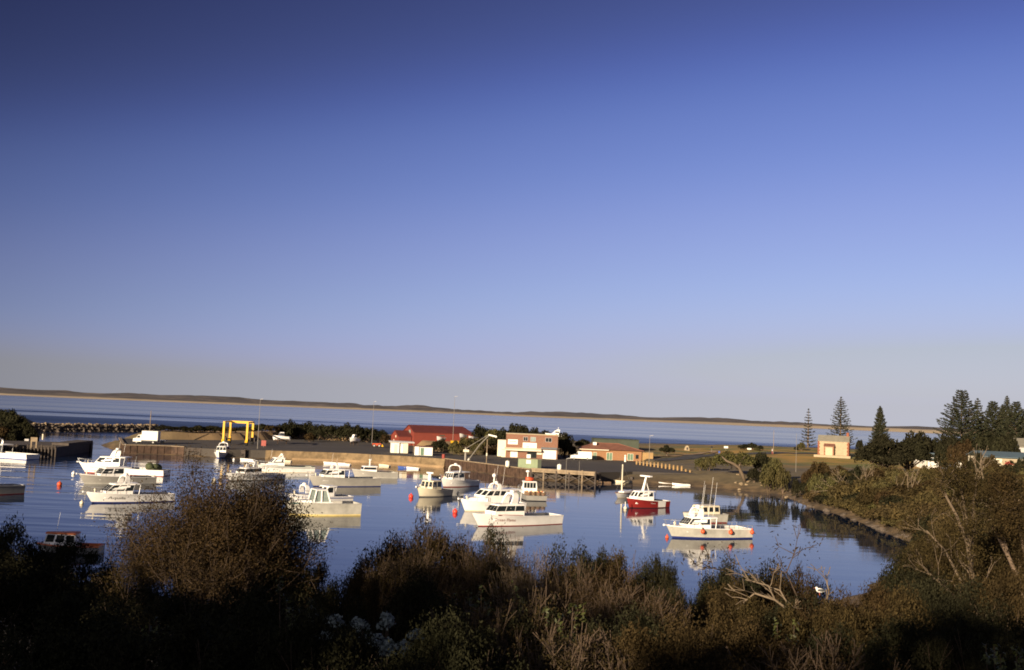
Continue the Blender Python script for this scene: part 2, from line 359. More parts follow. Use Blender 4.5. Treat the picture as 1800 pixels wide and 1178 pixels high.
# ------------------------------------------------------------------ far shore across the bay
def far_shore():
    xs = np.linspace(-3600, 3600, 900); rows = [2985, 3000, 3020, 3050, 3110, 3200, 3330, 3500, 3750, 4100, 4600]
    V = []; 
    bx = np.interp(xs, [-1600,-200,600,1100,1500,3600], [4.0,4.0,5.0,9.0,13.0,14.0])      # pale beach and dunes, taller to the right
    ridge = np.interp(xs, [-3600,-1540,-1200,-1000,-700,-500,-200,0,150,400,700,900,1100,1330,3600], [26,21,19,17,17,15,15,16,15,17,15,14,14,15,16])
    for j, y in enumerate(rows):
        t = j/(len(rows)-1)
        nz_ = vnoise(xs, xs*0+y*.35, 170, 3)*15 + vnoise(xs, xs*0+y*.5, 60, 4)*8 + vnoise(xs, xs*0+y, 20, 6)*3
        if j == 0: z = xs*0-1
        elif j == 1: z = xs*0+.3
        elif j == 2: z = bx*.45
        elif j == 3: z = bx*.9 + vnoise(xs, xs*0, 30, 8)*2
        else: z = np.maximum(bx, bx + (ridge+nz_*1.15-bx)*min(1, .28+(j-4)*.17))
        V += [(x, y+vnoise(np.array([x]), np.array([0.]), 400, 9)[0]*60, zz) for x, zz in zip(xs, z)]
    n_ = len(xs); F_ = []
    for j in range(len(rows)-1):
        for i in range(n_-1): F_.append((j*n_+i, j*n_+i+1, (j+1)*n_+i+1, (j+1)*n_+i))
    mb = MB(); mb.v = V; mb.f = F_; mb.m = [0]*len(F_)
    m = mat('far_shore', (.085,.072,.066), .95, .35, .012)
    n = m.node_tree.nodes; l = m.node_tree.links; b = n['Principled BSDF']; src = b.inputs['Base Color'].links[0].from_socket
    ge = n.new('ShaderNodeNewGeometry'); s = n.new('ShaderNodeSeparateXYZ'); l.new(ge.outputs['Position'], s.inputs[0])
    no = n.new('ShaderNodeTexNoise'); no.inputs['Scale'].default_value = .006; no.inputs['Detail'].default_value = 8; no.inputs['Roughness'].default_value = .7; l.new(ge.outputs['Position'], no.inputs['Vector'])
    # sand limit climbs where the dunes are taller, and dry grass patches show between dark scrub
    lim = n.new('ShaderNodeMapRange'); lim.inputs[1].default_value = 300; lim.inputs[2].default_value = 1500; lim.inputs[3].default_value = 4.6; lim.inputs[4].default_value = 11; l.new(s.outputs[0], lim.inputs[0])
    m1 = n.new('ShaderNodeMath'); m1.operation = 'MULTIPLY_ADD'; l.new(no.outputs[0], m1.inputs[0]); m1.inputs[1].default_value = 7; l.new(s.outputs[2], m1.inputs[2])
    m2 = n.new('ShaderNodeMath'); m2.operation = 'SUBTRACT'; l.new(m1.outputs[0], m2.inputs[0]); l.new(lim.outputs[0], m2.inputs[1])
    m3 = n.new('ShaderNodeMapRange'); m3.inputs[1].default_value = 4.2; m3.inputs[2].default_value = 2.8; l.new(m2.outputs[0], m3.inputs[0])
    p1 = n.new('ShaderNodeMapRange'); p1.inputs[1].default_value = .50; p1.inputs[2].default_value = .62; l.new(no.outputs[0], p1.inputs[0])
    a = n.new('ShaderNodeMix'); a.data_type = 'RGBA'; l.new(p1.outputs[0], a.inputs[0]); l.new(src, a.inputs[6]); a.inputs[7].default_value = (.20,.155,.12,1)
    c = n.new('ShaderNodeMix'); c.data_type = 'RGBA'; l.new(m3.outputs[0], c.inputs[0]); l.new(a.outputs[2], c.inputs[6]); c.inputs[7].default_value = (.42,.33,.22,1)
    l.new(c.outputs[2], b.inputs['Base Color'])
    tag(mb.build('far_hills', m, smooth=True), kind='structure')
far_shore()
# ------------------------------------------------------------------ boats
def curve_text(txt, size, shear):
    cu = bpy.data.curves.new('t', 'FONT'); cu.body = txt; cu.size = size; cu.shear = shear; cu.resolution_u = 2
    ob = bpy.data.objects.new('t', cu); C.objects.link(ob)
    me = bpy.data.meshes.new_from_object(ob.evaluated_get(bpy.context.evaluated_depsgraph_get()))
    bpy.data.objects.remove(ob); bpy.data.curves.remove(cu)
    return [v.co.copy() for v in me.vertices], [tuple(p.vertices) for p in me.polygons]
def boat(name, label, bow, stern, beam=3.1, fb=1.55, fs=1.0, hull='white', boot='blue', gun='white', cabin=None, arch=None, roof='white', top='white',
         trunk=None, whips=(), rail=True, text=None, text_m='text_dark', squig=None, rub=None, group='fishing boats moored in the harbour', mid=True, cockpit='deck', dome=False, draw_boot=.10):
    fb *= .80; fs *= .80
    B0 = W(*bow); S0 = W(*stern); ax = (B0-S0).normalized()
    nrm = Vector((ax.y, -ax.x, 0))
    if nrm.dot(Vector((0, 0, 0)) - (B0+S0)/2) < 0: nrm = -nrm
    Cn = S0 - nrm*beam*.43; ax = (B0-Cn); Lw = ax.length; ax.normalize()
    L = Lw*1.085
    t = thing(name, label, 'boat', tuple(Cn), math.atan2(ax.y, ax.x), group)
    side = 1 if Vector((-ax.y, ax.x, 0)).dot(nrm) > 0 else -1      # local y sign of the near side
    N = 18
    def shz(u): return fs + (fb-fs)*max(0, (u-.12)/.88)**1.7
    def hb(u): return beam/2*(1-.10*(1-u)**3)*(1 - max(0, (u-.42)/.58)**2.6*.985)
    def hw(u): return beam/2*.88*(1-.08*(1-u)**3)*(1 - max(0, (u-.30)/.70)**1.9*.99)
    def pt(u, v):                                                     # v: 0 waterline .. 1 sheer
        k = v**1.25
        return (Lw*u*(1-v)+L*u*v, hw(u)*(1-k)+hb(u)*k, v*shz(u))
    us = [i/N for i in range(N+1)]
    def skin(vs_, mbx, zneg=None):
        rows = []
        for u in us:
            r = []
            for v in vs_:
                if v < 0: x, y, z = Lw*u*(.97), hw(u)*.8, -.35
                else: x, y, z = pt(u, v)
                r.append((x, y, z))
            rows.append(r)
        n = len(vs_)
        for s in (1, -1):
            V = [(x, s*y, z) for r in rows for x, y, z in r]
            Fc = []
            for i in range(N):
                for j in range(n-1):
                    q = (i*n+j, (i+1)*n+j, (i+1)*n+j+1, i*n+j+1)
                    Fc.append(q if s < 0 else q[::-1])
            mbx.add(V, Fc)
        r = rows[0]                                                   # transom
        V = r + [(x, -y, z) for x, y, z in r[::-1]]
        mbx.add(V, [tuple(range(len(V)))])
    vb = draw_boot/fs
    h = MB(); skin([vb, .35, .6, .8, 1.0], h); h.build('hull', M[hull], t, True)
    bt = MB(); skin([-1, 0, vb], bt); bt.build('boot_stripe', M[boot], t, True)
    # gunwale: a capping strip round the sheer, with an inner bulwark
    gw = MB(); inn = MB()
    for s in (1, -1):
        V = []; Fc = []
        for u in us:
            x, y, z = pt(u, 1); w_ = min(.16, y*.9)
            V += [(x+.02*u, s*(y+.03), z-.02), (x+.02*u, s*(y+.03), z+.05), (x-.06*u, s*(y-w_), z+.05), (x-.06*u, s*(y-w_), z-.02)]
        for i in range(N):
            for j in range(4): Fc.append((i*4+j, i*4+(j+1) % 4, (i+1)*4+(j+1) % 4, (i+1)*4+j))
        gw.add(V, Fc)
    gw.box(-.02, .14, -hb(0), hb(0), fs-.02, fs+.05)
    gw.build('gunwale', M[gun], t)
    if rub:
        rb = MB()
        for s in (1, -1): rb.tube([(pt(u,.80)[0], s*(pt(u,.80)[1]+.02), pt(u,.80)[2]) for u in us], .045, 5)
        rb.build('rubbing_strake', M[rub], t)
    cu0 = (1-cabin['a']) if cabin else .45
    # working deck aft (sunken) and foredeck
    dk = MB(); V = []; Fc = []; k = 0
    ua = [i/10*cu0 for i in range(11)]
    for u in ua:
        x, y, z = pt(u, 1); y2 = y-.14
        yl = min(y2, pt(u, .35/z)[1]-.08); V += [(x+(.12 if u == 0 else 0), y2, z), (x+(.12 if u == 0 else 0), yl, .35), (x+(.12 if u == 0 else 0), -yl, .35), (x+(.12 if u == 0 else 0), -y2, z)]
    for i in range(10):
        for j in range(3): Fc.append((i*4+j, i*4+j+1, (i+1)*4+j+1, (i+1)*4+j))
    Fc.append((0, 1, 2, 3)); dk.add(V, Fc); dk.build('working_deck', M[cockpit], t)
    fd = MB(); V = []; Fc = []
    uf = [cu0 + i/10*(1-cu0) for i in range(11)]
    for u in uf:
        x, y, z = pt(u, 1); y = max(.01, y-.05); V += [(x-.03, y, z-.03), (x-.03, 0, z+.05), (x-.03, -y, z-.03)]
    for i in range(10):
        for j in range(2): Fc.append((i*3+j, (i+1)*3+j, (i+1)*3+j+1, i*3+j+1))
    fd.add(V, Fc); fd.build('foredeck', M[top], t)
    P_ = dict(t=t, L=L, side=side, pt=pt, shz=shz, hb=hb)
    if trunk:                                                         # low cabin trunk ahead of the wheelhouse
        f0, f1, hh, ww = trunk; x1 = L*(1-f0); x0 = L*(1-f1); z0 = shz(1-f0)-.12; zt = shz(1-f1)+hh; wa = hb(1-f1)*ww; wf = hb(1-f0)*ww*.8
        tk = MB(); tk.hexa([(x0,-wa,z0-.1),(x1,-wf,z0),(x1,wf,z0),(x0,wa,z0-.1),(x0,-wa*.9,zt),(x1-hh*.9,-wf*.8,zt-.06),(x1-hh*.9,wf*.8,zt-.06),(x0,wa*.9,zt)]); tk.build('cabin_trunk', M[top], t)
    if cabin:
        c = dict(sill=.45, win=.55, rake=.45, w=.80, ns=3, nf=3, rooff=None, glass='glass', wall=top, gap=.07, tumble=.10, back=.0, skirt=.06); c.update(cabin)
        xf, xa = L*(1-c['f']), L*(1-c['a']); um = 1-(c['f']+c['a'])/2
        zd = min(shz(1-c['f']), shz(1-c['a']))-.1; zs = shz(um)+c['sill']+.08; zw = zs+c['win']*1.06
        wa = hb(1-c['a'])*c['w']; wf = min(wa, hb(1-c['f'])*c['w'])*.96
        rk = c['rake']
        def corner(x_end, y_, z):                                     # front face leans back above the sill
            fr = (z-zd)/(zw-zd); tb = c['tumble']*max(0, (z-zs)/(zw-zs))
            return fr, tb
        def xF(z): return xf - rk*max(0, (z-zs)/(zw-zs))*c['win'] - .15*max(0, (min(z, zs)-zd))
        def xA(z): return xa + c['back']*max(0, (z-zs)/(zw-zs))
        def yv(w0, z): return w0 - c['tumble']*max(0, (z-zs)/(zw-zs))
        cb = MB()
        zz = [zd-.3, zs, zw]
        V = []
        for z in zz:
            z_ = max(z, zd); V += [(xA(z_), -yv(wa, z_), z), (xF(z_), -yv(wf, z_), z), (xF(z_), yv(wf, z_), z), (xA(z_), yv(wa, z_), z)]
        Fc = []
        for j in range(2):
            for i in range(4): Fc.append((j*4+i, j*4+(i+1) % 4, (j+1)*4+(i+1) % 4, (j+1)*4+i))
        Fc.append((8, 9, 10, 11)); cb.add(V, Fc); cabo = cb.build('cabin', M[c['wall']], t)
        def pane(p00, p10, p11, p01, nm='window'):
            p = [Vector(q) for q in (p00, p10, p11, p01)]; nn = (p[1]-p[0]).cross(p[3]-p[0]).normalized()
            ctr = sum(p, Vector())/4
            if nn.dot(ctr-Vector(((xf+xa)/2, 0, ctr.z))) < 0: nn = -nn
            m_ = MB(); m_.hexa([q-nn*.03 for q in p] + [q+nn*.018 for q in p]); m_.build(nm, M[c['glass']], cabo)
        zl, zh = zs+.05, zw-.06
        for s in (1, -1):
            for i in range(c['ns']):
                a0 = (i+c['gap'])/c['ns']; a1 = (i+1-c['gap'])/c['ns']
                q = lambda a, z: (xA(z)*(1-a)+xF(z)*a, s*(yv(wa, z)*(1-a)+yv(wf, z)*a), z)
                pane(q(a0, zl), q(a1, zl), q(a1, zh), q(a0, zh))
        for i in range(c['nf']):
            a0 = -1+2*(i+c['gap']*1.2)/c['nf']; a1 = -1+2*(i+1-c['gap']*1.2)/c['nf']
            q = lambda a, z: (xF(z), a*yv(wf, z), z)
            pane(q(a0, zl), q(a1, zl), q(a1, zh), q(a0, zh))
        xr = L*(1-(c['rooff'] or c['a']+.02))
        rf = MB(); w1, w2 = yv(wa, zw)+c['skirt'], yv(wf, zw)+c['skirt']; xfr = xF(zw)+c.get('brow', .12)
        ring = [(xr,-w1*.94),(xr+.12,-w1),(xA(zw),-w1),(xfr-.25,-w2),(xfr,-w2*.7),(xfr+.04,0),(xfr,w2*.7),(xfr-.25,w2),(xA(zw),w1),(xr+.12,w1),(xr,w1*.94)]
        n = len(ring); V = [(x, y, zw) for x, y in ring] + [(x, y, zw+.07) for x, y in ring] + [(x*.94+.06*(xr+xfr)/2, y*.88, zw+.13) for x, y in ring]
        Fc = [tuple(reversed(range(n))), tuple(range(2*n, 3*n))] + [(j*n+i, j*n+(i+1) % n, (j+1)*n+(i+1) % n, (j+1)*n+i) for j in range(2) for i in range(n)]
        rf.add(V, Fc); rf.build('cabin_roof', M[roof], t)
        if xA(zw)-xr > .5:
            for s in (1, -1):
                m_ = MB(); m_.tube([(xr+.15, s*w1*.88, zw), (xr+.15+.2, s*w1*.95, .9)], .035, 5); m_.build('roof_post', M['white'], t)
        P_.update(zroof=zw+.13, zs=zs, zw=zw, xf=xf, xa=xa, wa=wa)
    if arch:
        A = dict(x=(cabin['f']+cabin['a'])/2+.08 if cabin else .5, w=.62, h=1.0, leg=.55, rake=.25, th=.11); A.update(arch)
        x0 = L*(1-A['x']); z0 = A.get('z', P_.get('zroof', 1.5))-.06; w_ = hb(1-A['x'])*A['w']; am = MB(); hh = A['h']
        prof = [(-w_, 0), (-w_*.97, hh*.55), (-w_*.82, hh*.86), (-w_*.5, hh), (w_*.5, hh), (w_*.82, hh*.86), (w_*.97, hh*.55), (w_, 0)]
        V = []; Fc = []
        for y, z in prof:
            k = z/hh; lw = A['leg']*(1-.35*k); xc = x0 - A['rake']*k
            sc_ = 1-A['th']/max(w_, .3)
            yi, zi = y*sc_*(1 if k > .01 else 1), z-(A['th'] if k > .8 else A['th']*k*.5)
            V += [(xc-lw/2, y, z0+z), (xc+lw/2, y, z0+z), (xc+lw/2, yi, z0+zi), (xc-lw/2, yi, z0+zi)]
        for i in range(len(prof)-1):
            for j in range(4): Fc.append((i*4+j, i*4+(j+1) % 4, (i+1)*4+(j+1) % 4, (i+1)*4+j))
        am.add(V, Fc); am.build('radar_arch', M['white'], t, False)
        P_['arch'] = (x0-A['rake'], z0+hh)
        rd = MB(); xx, zz_ = P_['arch']; rd.prism([(xx+.28*math.cos(a), .28*math.sin(a)) for a in [2*math.pi*i/12 for i in range(12)]], zz_, zz_+.16); rd.ball((xx, 0, zz_+.16), .28, 12, 6, sq=(1,1,.4)); rd.build('radar_dome', M['white'], t, True)
    for (fx, yy, hh) in whips:
        zb = P_.get('zroof', shz(1-fx))-.05; m_ = MB(); m_.tube([(L*(1-fx), yy, zb), (L*(1-fx)-.12*hh, yy, zb+hh)], [.018, .010], 4); m_.build('whip_aerial', M['white'], t)
    if rail:
        rm = MB()
        ur = [.66+.34*i/8 for i in range(9)]
        for s in (1, -1):
            rm.tube([(pt(u,1)[0]+(.28 if u > .99 else 0), s*max(.12, pt(u,1)[1]-.08), shz(u)+.62) for u in ur], .022, 4)
            for u in ur[::2]: rm.tube([(pt(u,1)[0]-.02, s*max(.10, pt(u,1)[1]-.08), shz(u)), (pt(u,1)[0]+(.22 if u > .99 else 0), s*max(.12, pt(u,1)[1]-.08), shz(u)+.62)], .018, 4)
        rm.tube([(pt(1,1)[0]+.28, .12, shz(1)+.62), (pt(1,1)[0]+.28, -.12, shz(1)+.62)], .022, 4)
        rm.build('bow_rail', M['metal_pipe'], t)
        ar = MB(); ar.box(L-.35, L+.32, -.11, .11, fb+.02, fb+.10); ar.ball((L+.30, 0, fb+.06), .13, 8, 5); ar.build('anchor_roller', M['white'], t)
        bd = MB(); bd.tube([(L*.9, 0, fb-.1), (L*.9, 0, fb+.42)], .07, 6); bd.box(L*.9-.05, L*.9+.05, -.22, .22, fb+.22, fb+.30); bd.build('mooring_post', M['cream'], t)
    def on_side(nm, verts, faces, m_, x_from_bow, vlo, hgt, x_len):   # flat lettering bent onto the near topside
        V = []
        for (x, y, z) in verts:
            v = vlo + y/hgt; u = 1-(x_from_bow + x*x_len)/L if True else 0
            v = min(.97, max(.15, v)); u = min(.985, max(0.01, u))
            X, Y, Z = pt(u, v); V.append((X, side*(Y+.014), Z))
        mm = MB(); mm.add(V, faces); return mm.build(nm, M[m_], t)
    if text:
        s_, x0_, v0, ln, sz = text
        vs_, fs_ = curve_text(s_, 1.0, .35); mxx = max(v.x for v in vs_)
        on_side('lettering', [(v.x/mxx, v.y, 0) for v in vs_], fs_, text_m, x0_, v0, 1/sz, ln)
    if squig:
        x0_, v0, ln, sz = squig; V = []; Fc = []; r_ = random.Random(int(bow[0]))
        n = 60; wob = [(i/n, .5+.42*math.sin(i*1.15)*(1.3 if i < 6 else r_.uniform(.35, .75))) for i in range(n)]
        for i, (a, b_) in enumerate(wob): V += [(a, b_-.10, 0), (a+.006, b_+.10, 0)]
        for i in range(n-1):
            if i % 17 != 16: Fc.append((2*i, 2*i+2, 2*i+3, 2*i+1))
        on_side('painted_name', V, Fc, text_m, x0_, v0, 1/sz, ln)
    return P_
def sub(t, nm, mbx, m_, smooth=False): return mbx.build(nm, M[m_], t, smooth)
# --- left group
b1 = boat('fishing_boat', 'white fishing boat cut off by the left edge, lying by the dark timber wharf', (-95,797), (45,808.5), beam=3.6, fb=1.7, fs=1.15, cabin=dict(f=.22,a=.62,sill=.5,win=.7,rooff=.74), arch=dict(x=.62,h=1.0,leg=.5,w=.7), whips=((.5,.4,2.2),))
b2 = boat('fishing_boat', 'dark grey hulled boat with only its stern showing at the left edge', (-95,872), (40,868.5), beam=3.2, fs=1.25, fb=1.7, hull='dark_grey_hull', boot='dull_red', gun='dark_grey_hull', rail=False, cabin=dict(f=.2,a=.5,sill=.4,win=.6))
b4 = boat('fishing_boat', 'long white flybridge boat with a green net heaped on its stern', (150,831), (284,838), beam=4.0, fb=2.05, fs=1.15, boot='dull_red', rub=None, trunk=(.1,.24,.35,.8), cabin=dict(f=.2,a=.5,sill=.55,win=.75,rake=.9,ns=3,rooff=.56), arch=dict(x=.40,h=1.15,leg=.75,w=.6,rake=.35), whips=((.44,.4,2.5),(.48,-.4,2.2)), squig=(1.6,.62,2.4,.12))
nb = MB(); x_ = 2.4
for i in range(9): nb.ball((x_+rnd.uniform(-.7,.7), rnd.uniform(-.7,.7), 1.05+rnd.uniform(0,.5)), rnd.uniform(.5,.85), 9, 6, sq=(1.15,1,.85))
net = nb.build('net_heap', M['net_green'], None, True); net.location = b4['t'].location; net.rotation_euler = b4['t'].rotation_euler
tag(net, 'olive green heap of netting on the stern deck of the long white boat', 'fishing net')
b5 = boat('fishing_boat', 'dark grey boat with white deck edge in front of the long white flybridge boat', (148,851), (272,850), beam=3.4, fb=1.75, fs=1.15, hull='grey_hull', boot='pale_grey_hull', gun='white', draw_boot=.16, cabin=dict(f=.24,a=.55,sill=.25,win=.75,rake=.8,ns=2,nf=4,glass='glass',rooff=.66), rail=True, cockpit='pot_wood')
b6 = boat('fishing_boat', 'white boat with dark script name on its bow and thin blue waterline', (161.6,884.6), (304,882), beam=3.3, fb=1.6, fs=1.12, boot='navy', draw_boot=.12, cabin=dict(f=.19,a=.49,sill=.22,win=.72,rake=1.3,ns=3,nf=3,rooff=.60,back=-.25), arch=dict(x=.425,h=.95,leg=.7,w=.62,rake=.2), whips=((.5,.5,3.2),(.47,.3,2.6)), text=('Aquila', 1.9, .44, 2.0, .42), squig=(6.2,.55,2.6,.06), trunk=(.10,.22,.12,.75))
b3 = boat('small_boat', 'small dark boat with orange-topped white cabin half hidden by the shore bushes', (72,972), (168,977), beam=2.2, fb=.95, fs=.8, hull='dark_grey_hull', boot='black', gun='orange_cabin', roof='orange_cabin', rail=False, cabin=dict(f=.12,a=.62,sill=.1,win=.62,rake=.25,ns=3,nf=2,w=.72,gap=.10,rooff=.63), cockpit='orange_cabin', whips=((.3,.2,1.6),), group=None)
b7 = boat('fishing_boat', 'white boat lying end-on against the quay under the yellow boat lift', (385,805.5), (407,803), beam=3.3, fb=1.6, fs=1.1, cabin=dict(f=.28,a=.62,sill=.5,win=.7,ns=2,nf=3,rooff=.75), arch=dict(x=.6,h=.8), whips=((.5,.4,2),))
b8 = boat('fishing_boat', 'white boat with a black wraparound windscreen and pale buoy off its bow', (402,845.5), (500,843), beam=3.3, fb=1.6, fs=1.05, boot='text_dark', cabin=dict(f=.26,a=.56,sill=.28,win=.5,rake=.9,ns=1,nf=1,gap=.02,w=.82), arch=dict(x=.45,h=1.05,leg=.6,rake=.3,w=.6), squig=(2.4,.45,3.6,.16), trunk=(.14,.28,.15,.8))
b9 = boat('fishing_boat', 'long low white boat with a dark green gunwale line near the quay wall', (450,829.5), (551,831.5), beam=3.6, fb=1.75, fs=1.3, boot='cream', gun='dark_green', rub='dark_green', trunk=(.12,.30,.35,.75), cabin=dict(f=.28,a=.50,sill=.45,win=.75,rake=1.0,ns=1,nf=2,gap=.12), arch=dict(x=.46,h=.5,leg=.4), whips=((.3,.2,1.5),))
b10 = boat('fishing_boat', 'grey hulled boat with a six-pane white wheelhouse', (551,855), (667,855.5), beam=3.8, fb=2.0, fs=1.55, hull='grey_hull', boot='navy', gun='grey_hull', draw_boot=.10, rail=True, trunk=(.12,.25,.1,.8), cabin=dict(f=.18,a=.46,sill=.28,win=.72,rake=.8,ns=3,nf=6,gap=.08,wall='white',rooff=.55), arch=dict(x=.36,h=.75,leg=.5), whips=((.3,.3,2.4),(.4,-.4,1.6)), squig=(1.6,.5,.9,.22), text_m='white')
b11 = boat('fishing_boat', 'grey boat with flat white wheelhouse roof, behind the six-pane grey boat', (624,839), (696,841), beam=3.3, fb=1.75, fs=1.2, hull='grey_hull', boot='pale_grey_hull', gun='pale_grey_hull', draw_boot=.15, cabin=dict(f=.22,a=.52,sill=.15,win=.5,rake=.3,ns=1,nf=1,gap=.03,rooff=.56), whips=((.36,.3,2.0),(.42,-.3,1.6)), rail=False)
m_ = MB(); m_.tube([(b11['L']*.6, 0, b11['zroof']-.05), (b11['L']*.6, 0, b11['zroof']+1.0)], .09, 6); m_.box(b11['L']*.6-.12, b11['L']*.6+.12, -.5, .5, b11['zroof']+1.0, b11['zroof']+1.14); sub(b11['t'], 'radar_mast', m_, 'white')
b12 = boat('fishing_boat', 'low white boat with blue deck line, behind the pale grey boat with yellow waterline', (514,885), (617.5,884), beam=3.2, fb=1.5, fs=1.0, boot='cream', trunk=(.22,.5,.12,.7), cabin=dict(f=.50,a=.68,sill=.35,win=.7,rake=.9,ns=1,nf=2,gap=.14,rooff=.74), arch=dict(x=.27,h=1.0,leg=.7,w=.7,z=1.35,rake=-.1), whips=((.3,.3,2.2),(.33,-.2,2.4)), rub='blue')
# --- centre group
b13 = boat('fishing_boat', 'pale grey boat with open white cabin frame and yellow waterline', (507,905.5), (630.5,906.5), beam=3.4, fb=1.95, fs=1.65, hull='pale_grey_hull', boot='yellow_stripe', gun='pale_grey_hull', draw_boot=.16, trunk=(.12,.34,.28,.75), rub=None, rail=True)
t13, L13 = b13['t'], b13['L']
def bar(mbx, a, b_, w_, d_):
    a = Vector(a); b_ = Vector(b_); mbx.tube([a, b_], max(w_, d_), 4)
fr = MB(); z0 = 1.42; z1 = z0+1.4
for s in (1, -1):
    y = 1.1*s
    for (xa_, xb_) in ((.64,.60),(.53,.53),(.40,.46)): fr.tube([(L13*xa_, y, z0-.25), (L13*xb_, y*.92, z1)], .09, 5)
    fr.tube([(L13*.67, y, z0+.02), (L13*.385, y, z0-.02)], .13, 5); fr.tube([(L13*.60, y*.92, z1), (L13*.46, y*.92, z1)], .08, 5)
fr.box(L13*.455, L13*.605, -1.05, 1.05, z1, z1+.08)
sub(t13, 'cabin_frame', fr, 'white')
for s in (1, -1):
    for (x0, x1, x2, x3) in ((.635,.54,.535,.605), (.525,.415,.465,.525)):
        m_ = MB(); y = 1.06*s; m_.add([(L13*x0,y,z0+.1),(L13*x1,y,z0+.1),(L13*x2,y*.93,z1-.08),(L13*x3,y*.93,z1-.08)], [(0,1,2,3)]); sub(t13, 'window', m_, 'glass_pale')
dk = MB(); dk.hexa([(L13*.42,-1.0,.5),(L13*.66,-1.0,.5),(L13*.66,1.0,.5),(L13*.42,1.0,.5),(L13*.42,-1.0,z0-.02),(L13*.66,-.9,z0-.02),(L13*.66,.9,z0-.02),(L13*.42,1.0,z0-.02)]); sub(t13, 'cabin_base', dk, 'white')
td = MB(); td.box(L13*.42, L13*.95, 1.0*b13['side'], 1.02*b13['side'], 1.38, 1.46); sub(t13, 'green_trim', td, 'teal')
b14 = boat('fishing_boat', 'cream hulled boat with a white radar post on its wheelhouse, red buoy off its bow', (737,874), (793,872), beam=3.3, fb=1.75, fs=1.1, hull='cream', boot='text_dark', gun='cream', top='cream', cabin=dict(f=.30,a=.60,sill=.25,win=.75,rake=.25,ns=2,nf=3,gap=.10,wall='cream'), roof='cream', squig=(2.4,.62,1.5,.10), text_m='text_brown', cockpit='pot_wood')
m_ = MB(); zr = b14['zroof']; xx = b14['L']*.58; m_.tube([(xx, 0, zr-.05), (xx, 0, zr+.95)], [.26, .2], 8); m_.prism([(xx+.55*math.cos(a)*.5, .62*math.sin(a)) for a in [2*math.pi*i/12 for i in range(12)]], zr+.95, zr+1.15); sub(b14['t'], 'radar_post', m_, 'white')
b15 = boat('fishing_boat', 'white boat with rounded radar arch, bow-on below the jib crane', (779,856.5), (841,854.5), beam=3.5, fb=1.8, fs=1.1, boot='dull_red', draw_boot=.08, cabin=dict(f=.20,a=.52,sill=.30,win=.75,rake=.5,ns=2,nf=4,gap=.08,rooff=.72), arch=dict(x=.42,h=1.15,leg=.5,rake=.15,w=.72), squig=(2.4,.45,1.8,.09))
b16 = boat('fishing_boat', 'big rounded white cabin boat behind the boat with the red script name', (817,898.5), (921,898), beam=3.6, fb=1.85, fs=1.2, boot='cream', trunk=(.10,.36,.55,.86), cabin=dict(f=.30,a=.66,sill=.75,win=.62,rake=1.2,ns=3,nf=2,gap=.10,w=.84,rooff=.95), arch=dict(x=.56,h=.75,leg=.6,w=.6), squig=(2.6,.62,3.0,.08), whips=((.5,.3,2.6),(.6,-.4,3.0),(.66,.4,2.8)))
m_ = MB(); m_.tube([(b16['L']*.45, 0, b16['zroof']+.6), (b16['L']*.45, 0, b16['zroof']+1.5)], .08, 6); m_.ball((b16['L']*.45, 0, b16['zroof']+1.65), .27, 10, 6); sub(b16['t'], 'dome_aerial', m_, 'white', True)
b17 = boat('fishing_boat', 'white boat with red script name, red waterline and black windscreen in mid harbour', (841,925.3), (987,921.5), beam=3.4, fb=1.75, fs=1.22, boot='dull_red', draw_boot=.07, cabin=dict(f=.20,a=.52,sill=.36,win=.62,rake=.9,ns=3,nf=3,gap=.03,w=.84,brow=.15,skirt=.02,tumble=.18,back=-.1), arch=dict(x=.43,h=1.25,leg=.95,rake=.35,w=.55,th=.2), text=('Ocean Flame', 2.0, .46, 2.7, .42), text_m='text_brown', rub=None, rail=False)
sk = MB(); P17 = b17
for s in (1, -1): sk.tube([(P17['L']*(1-.50), s*P17['wa']*1.02, P17['shz'](.5)+.06), (P17['L']*(1-.22), s*P17['wa']*.93, P17['shz'](.78)+.05)], .07, 4)
sub(b17['t'], 'cabin_skirting', sk, 'dull_red')
b18 = boat('fishing_boat', 'white wheelhouse boat with an orange raft on its roof, seen stern-on in mid harbour', (921,872), (924.5,880.5), beam=3.5, fb=1.6, fs=.9, hull='dark_grey_hull', boot='black', gun='dark_grey_hull', cabin=dict(f=.22,a=.48,sill=.55,win=.7,rake=.2,ns=2,nf=3,gap=.12,w=.66), rail=True, cockpit='pot_wood')
t18 = b18['t']; bk = MB()
for i in range(4): bk.box(b18['xa']-.03, b18['xa']-.005, -.90+i*.46, -.52+i*.46, b18['zs']-.1, b18['zw']-.08)
sub(t18, 'rear_window', bk, 'glass')
ra = MB(); ra.tube([(b18['xa']+.35, -.55, b18['zroof']+.28), (b18['xa']+.35, .55, b18['zroof']+.28)], .32, 10); raft = ra.build('life_raft', M['orange'], None, True)
raft.location = t18.location; raft.rotation_euler = t18.rotation_euler; tag(raft, 'orange life raft canister on the roof of the stern-on wheelhouse boat', 'life raft')
m_ = MB(); m_.tube([(b18['xf']-.8, 0, b18['zroof']-.05), (b18['xf']-.8, 0, b18['zroof']+1.25)], .07, 6); m_.ball((b18['xf']-.8, 0, b18['zroof']+1.35), .32, 10, 6, sq=(1,1,.6)); sub(t18, 'radar_mast', m_, 'white', True)
k = 0
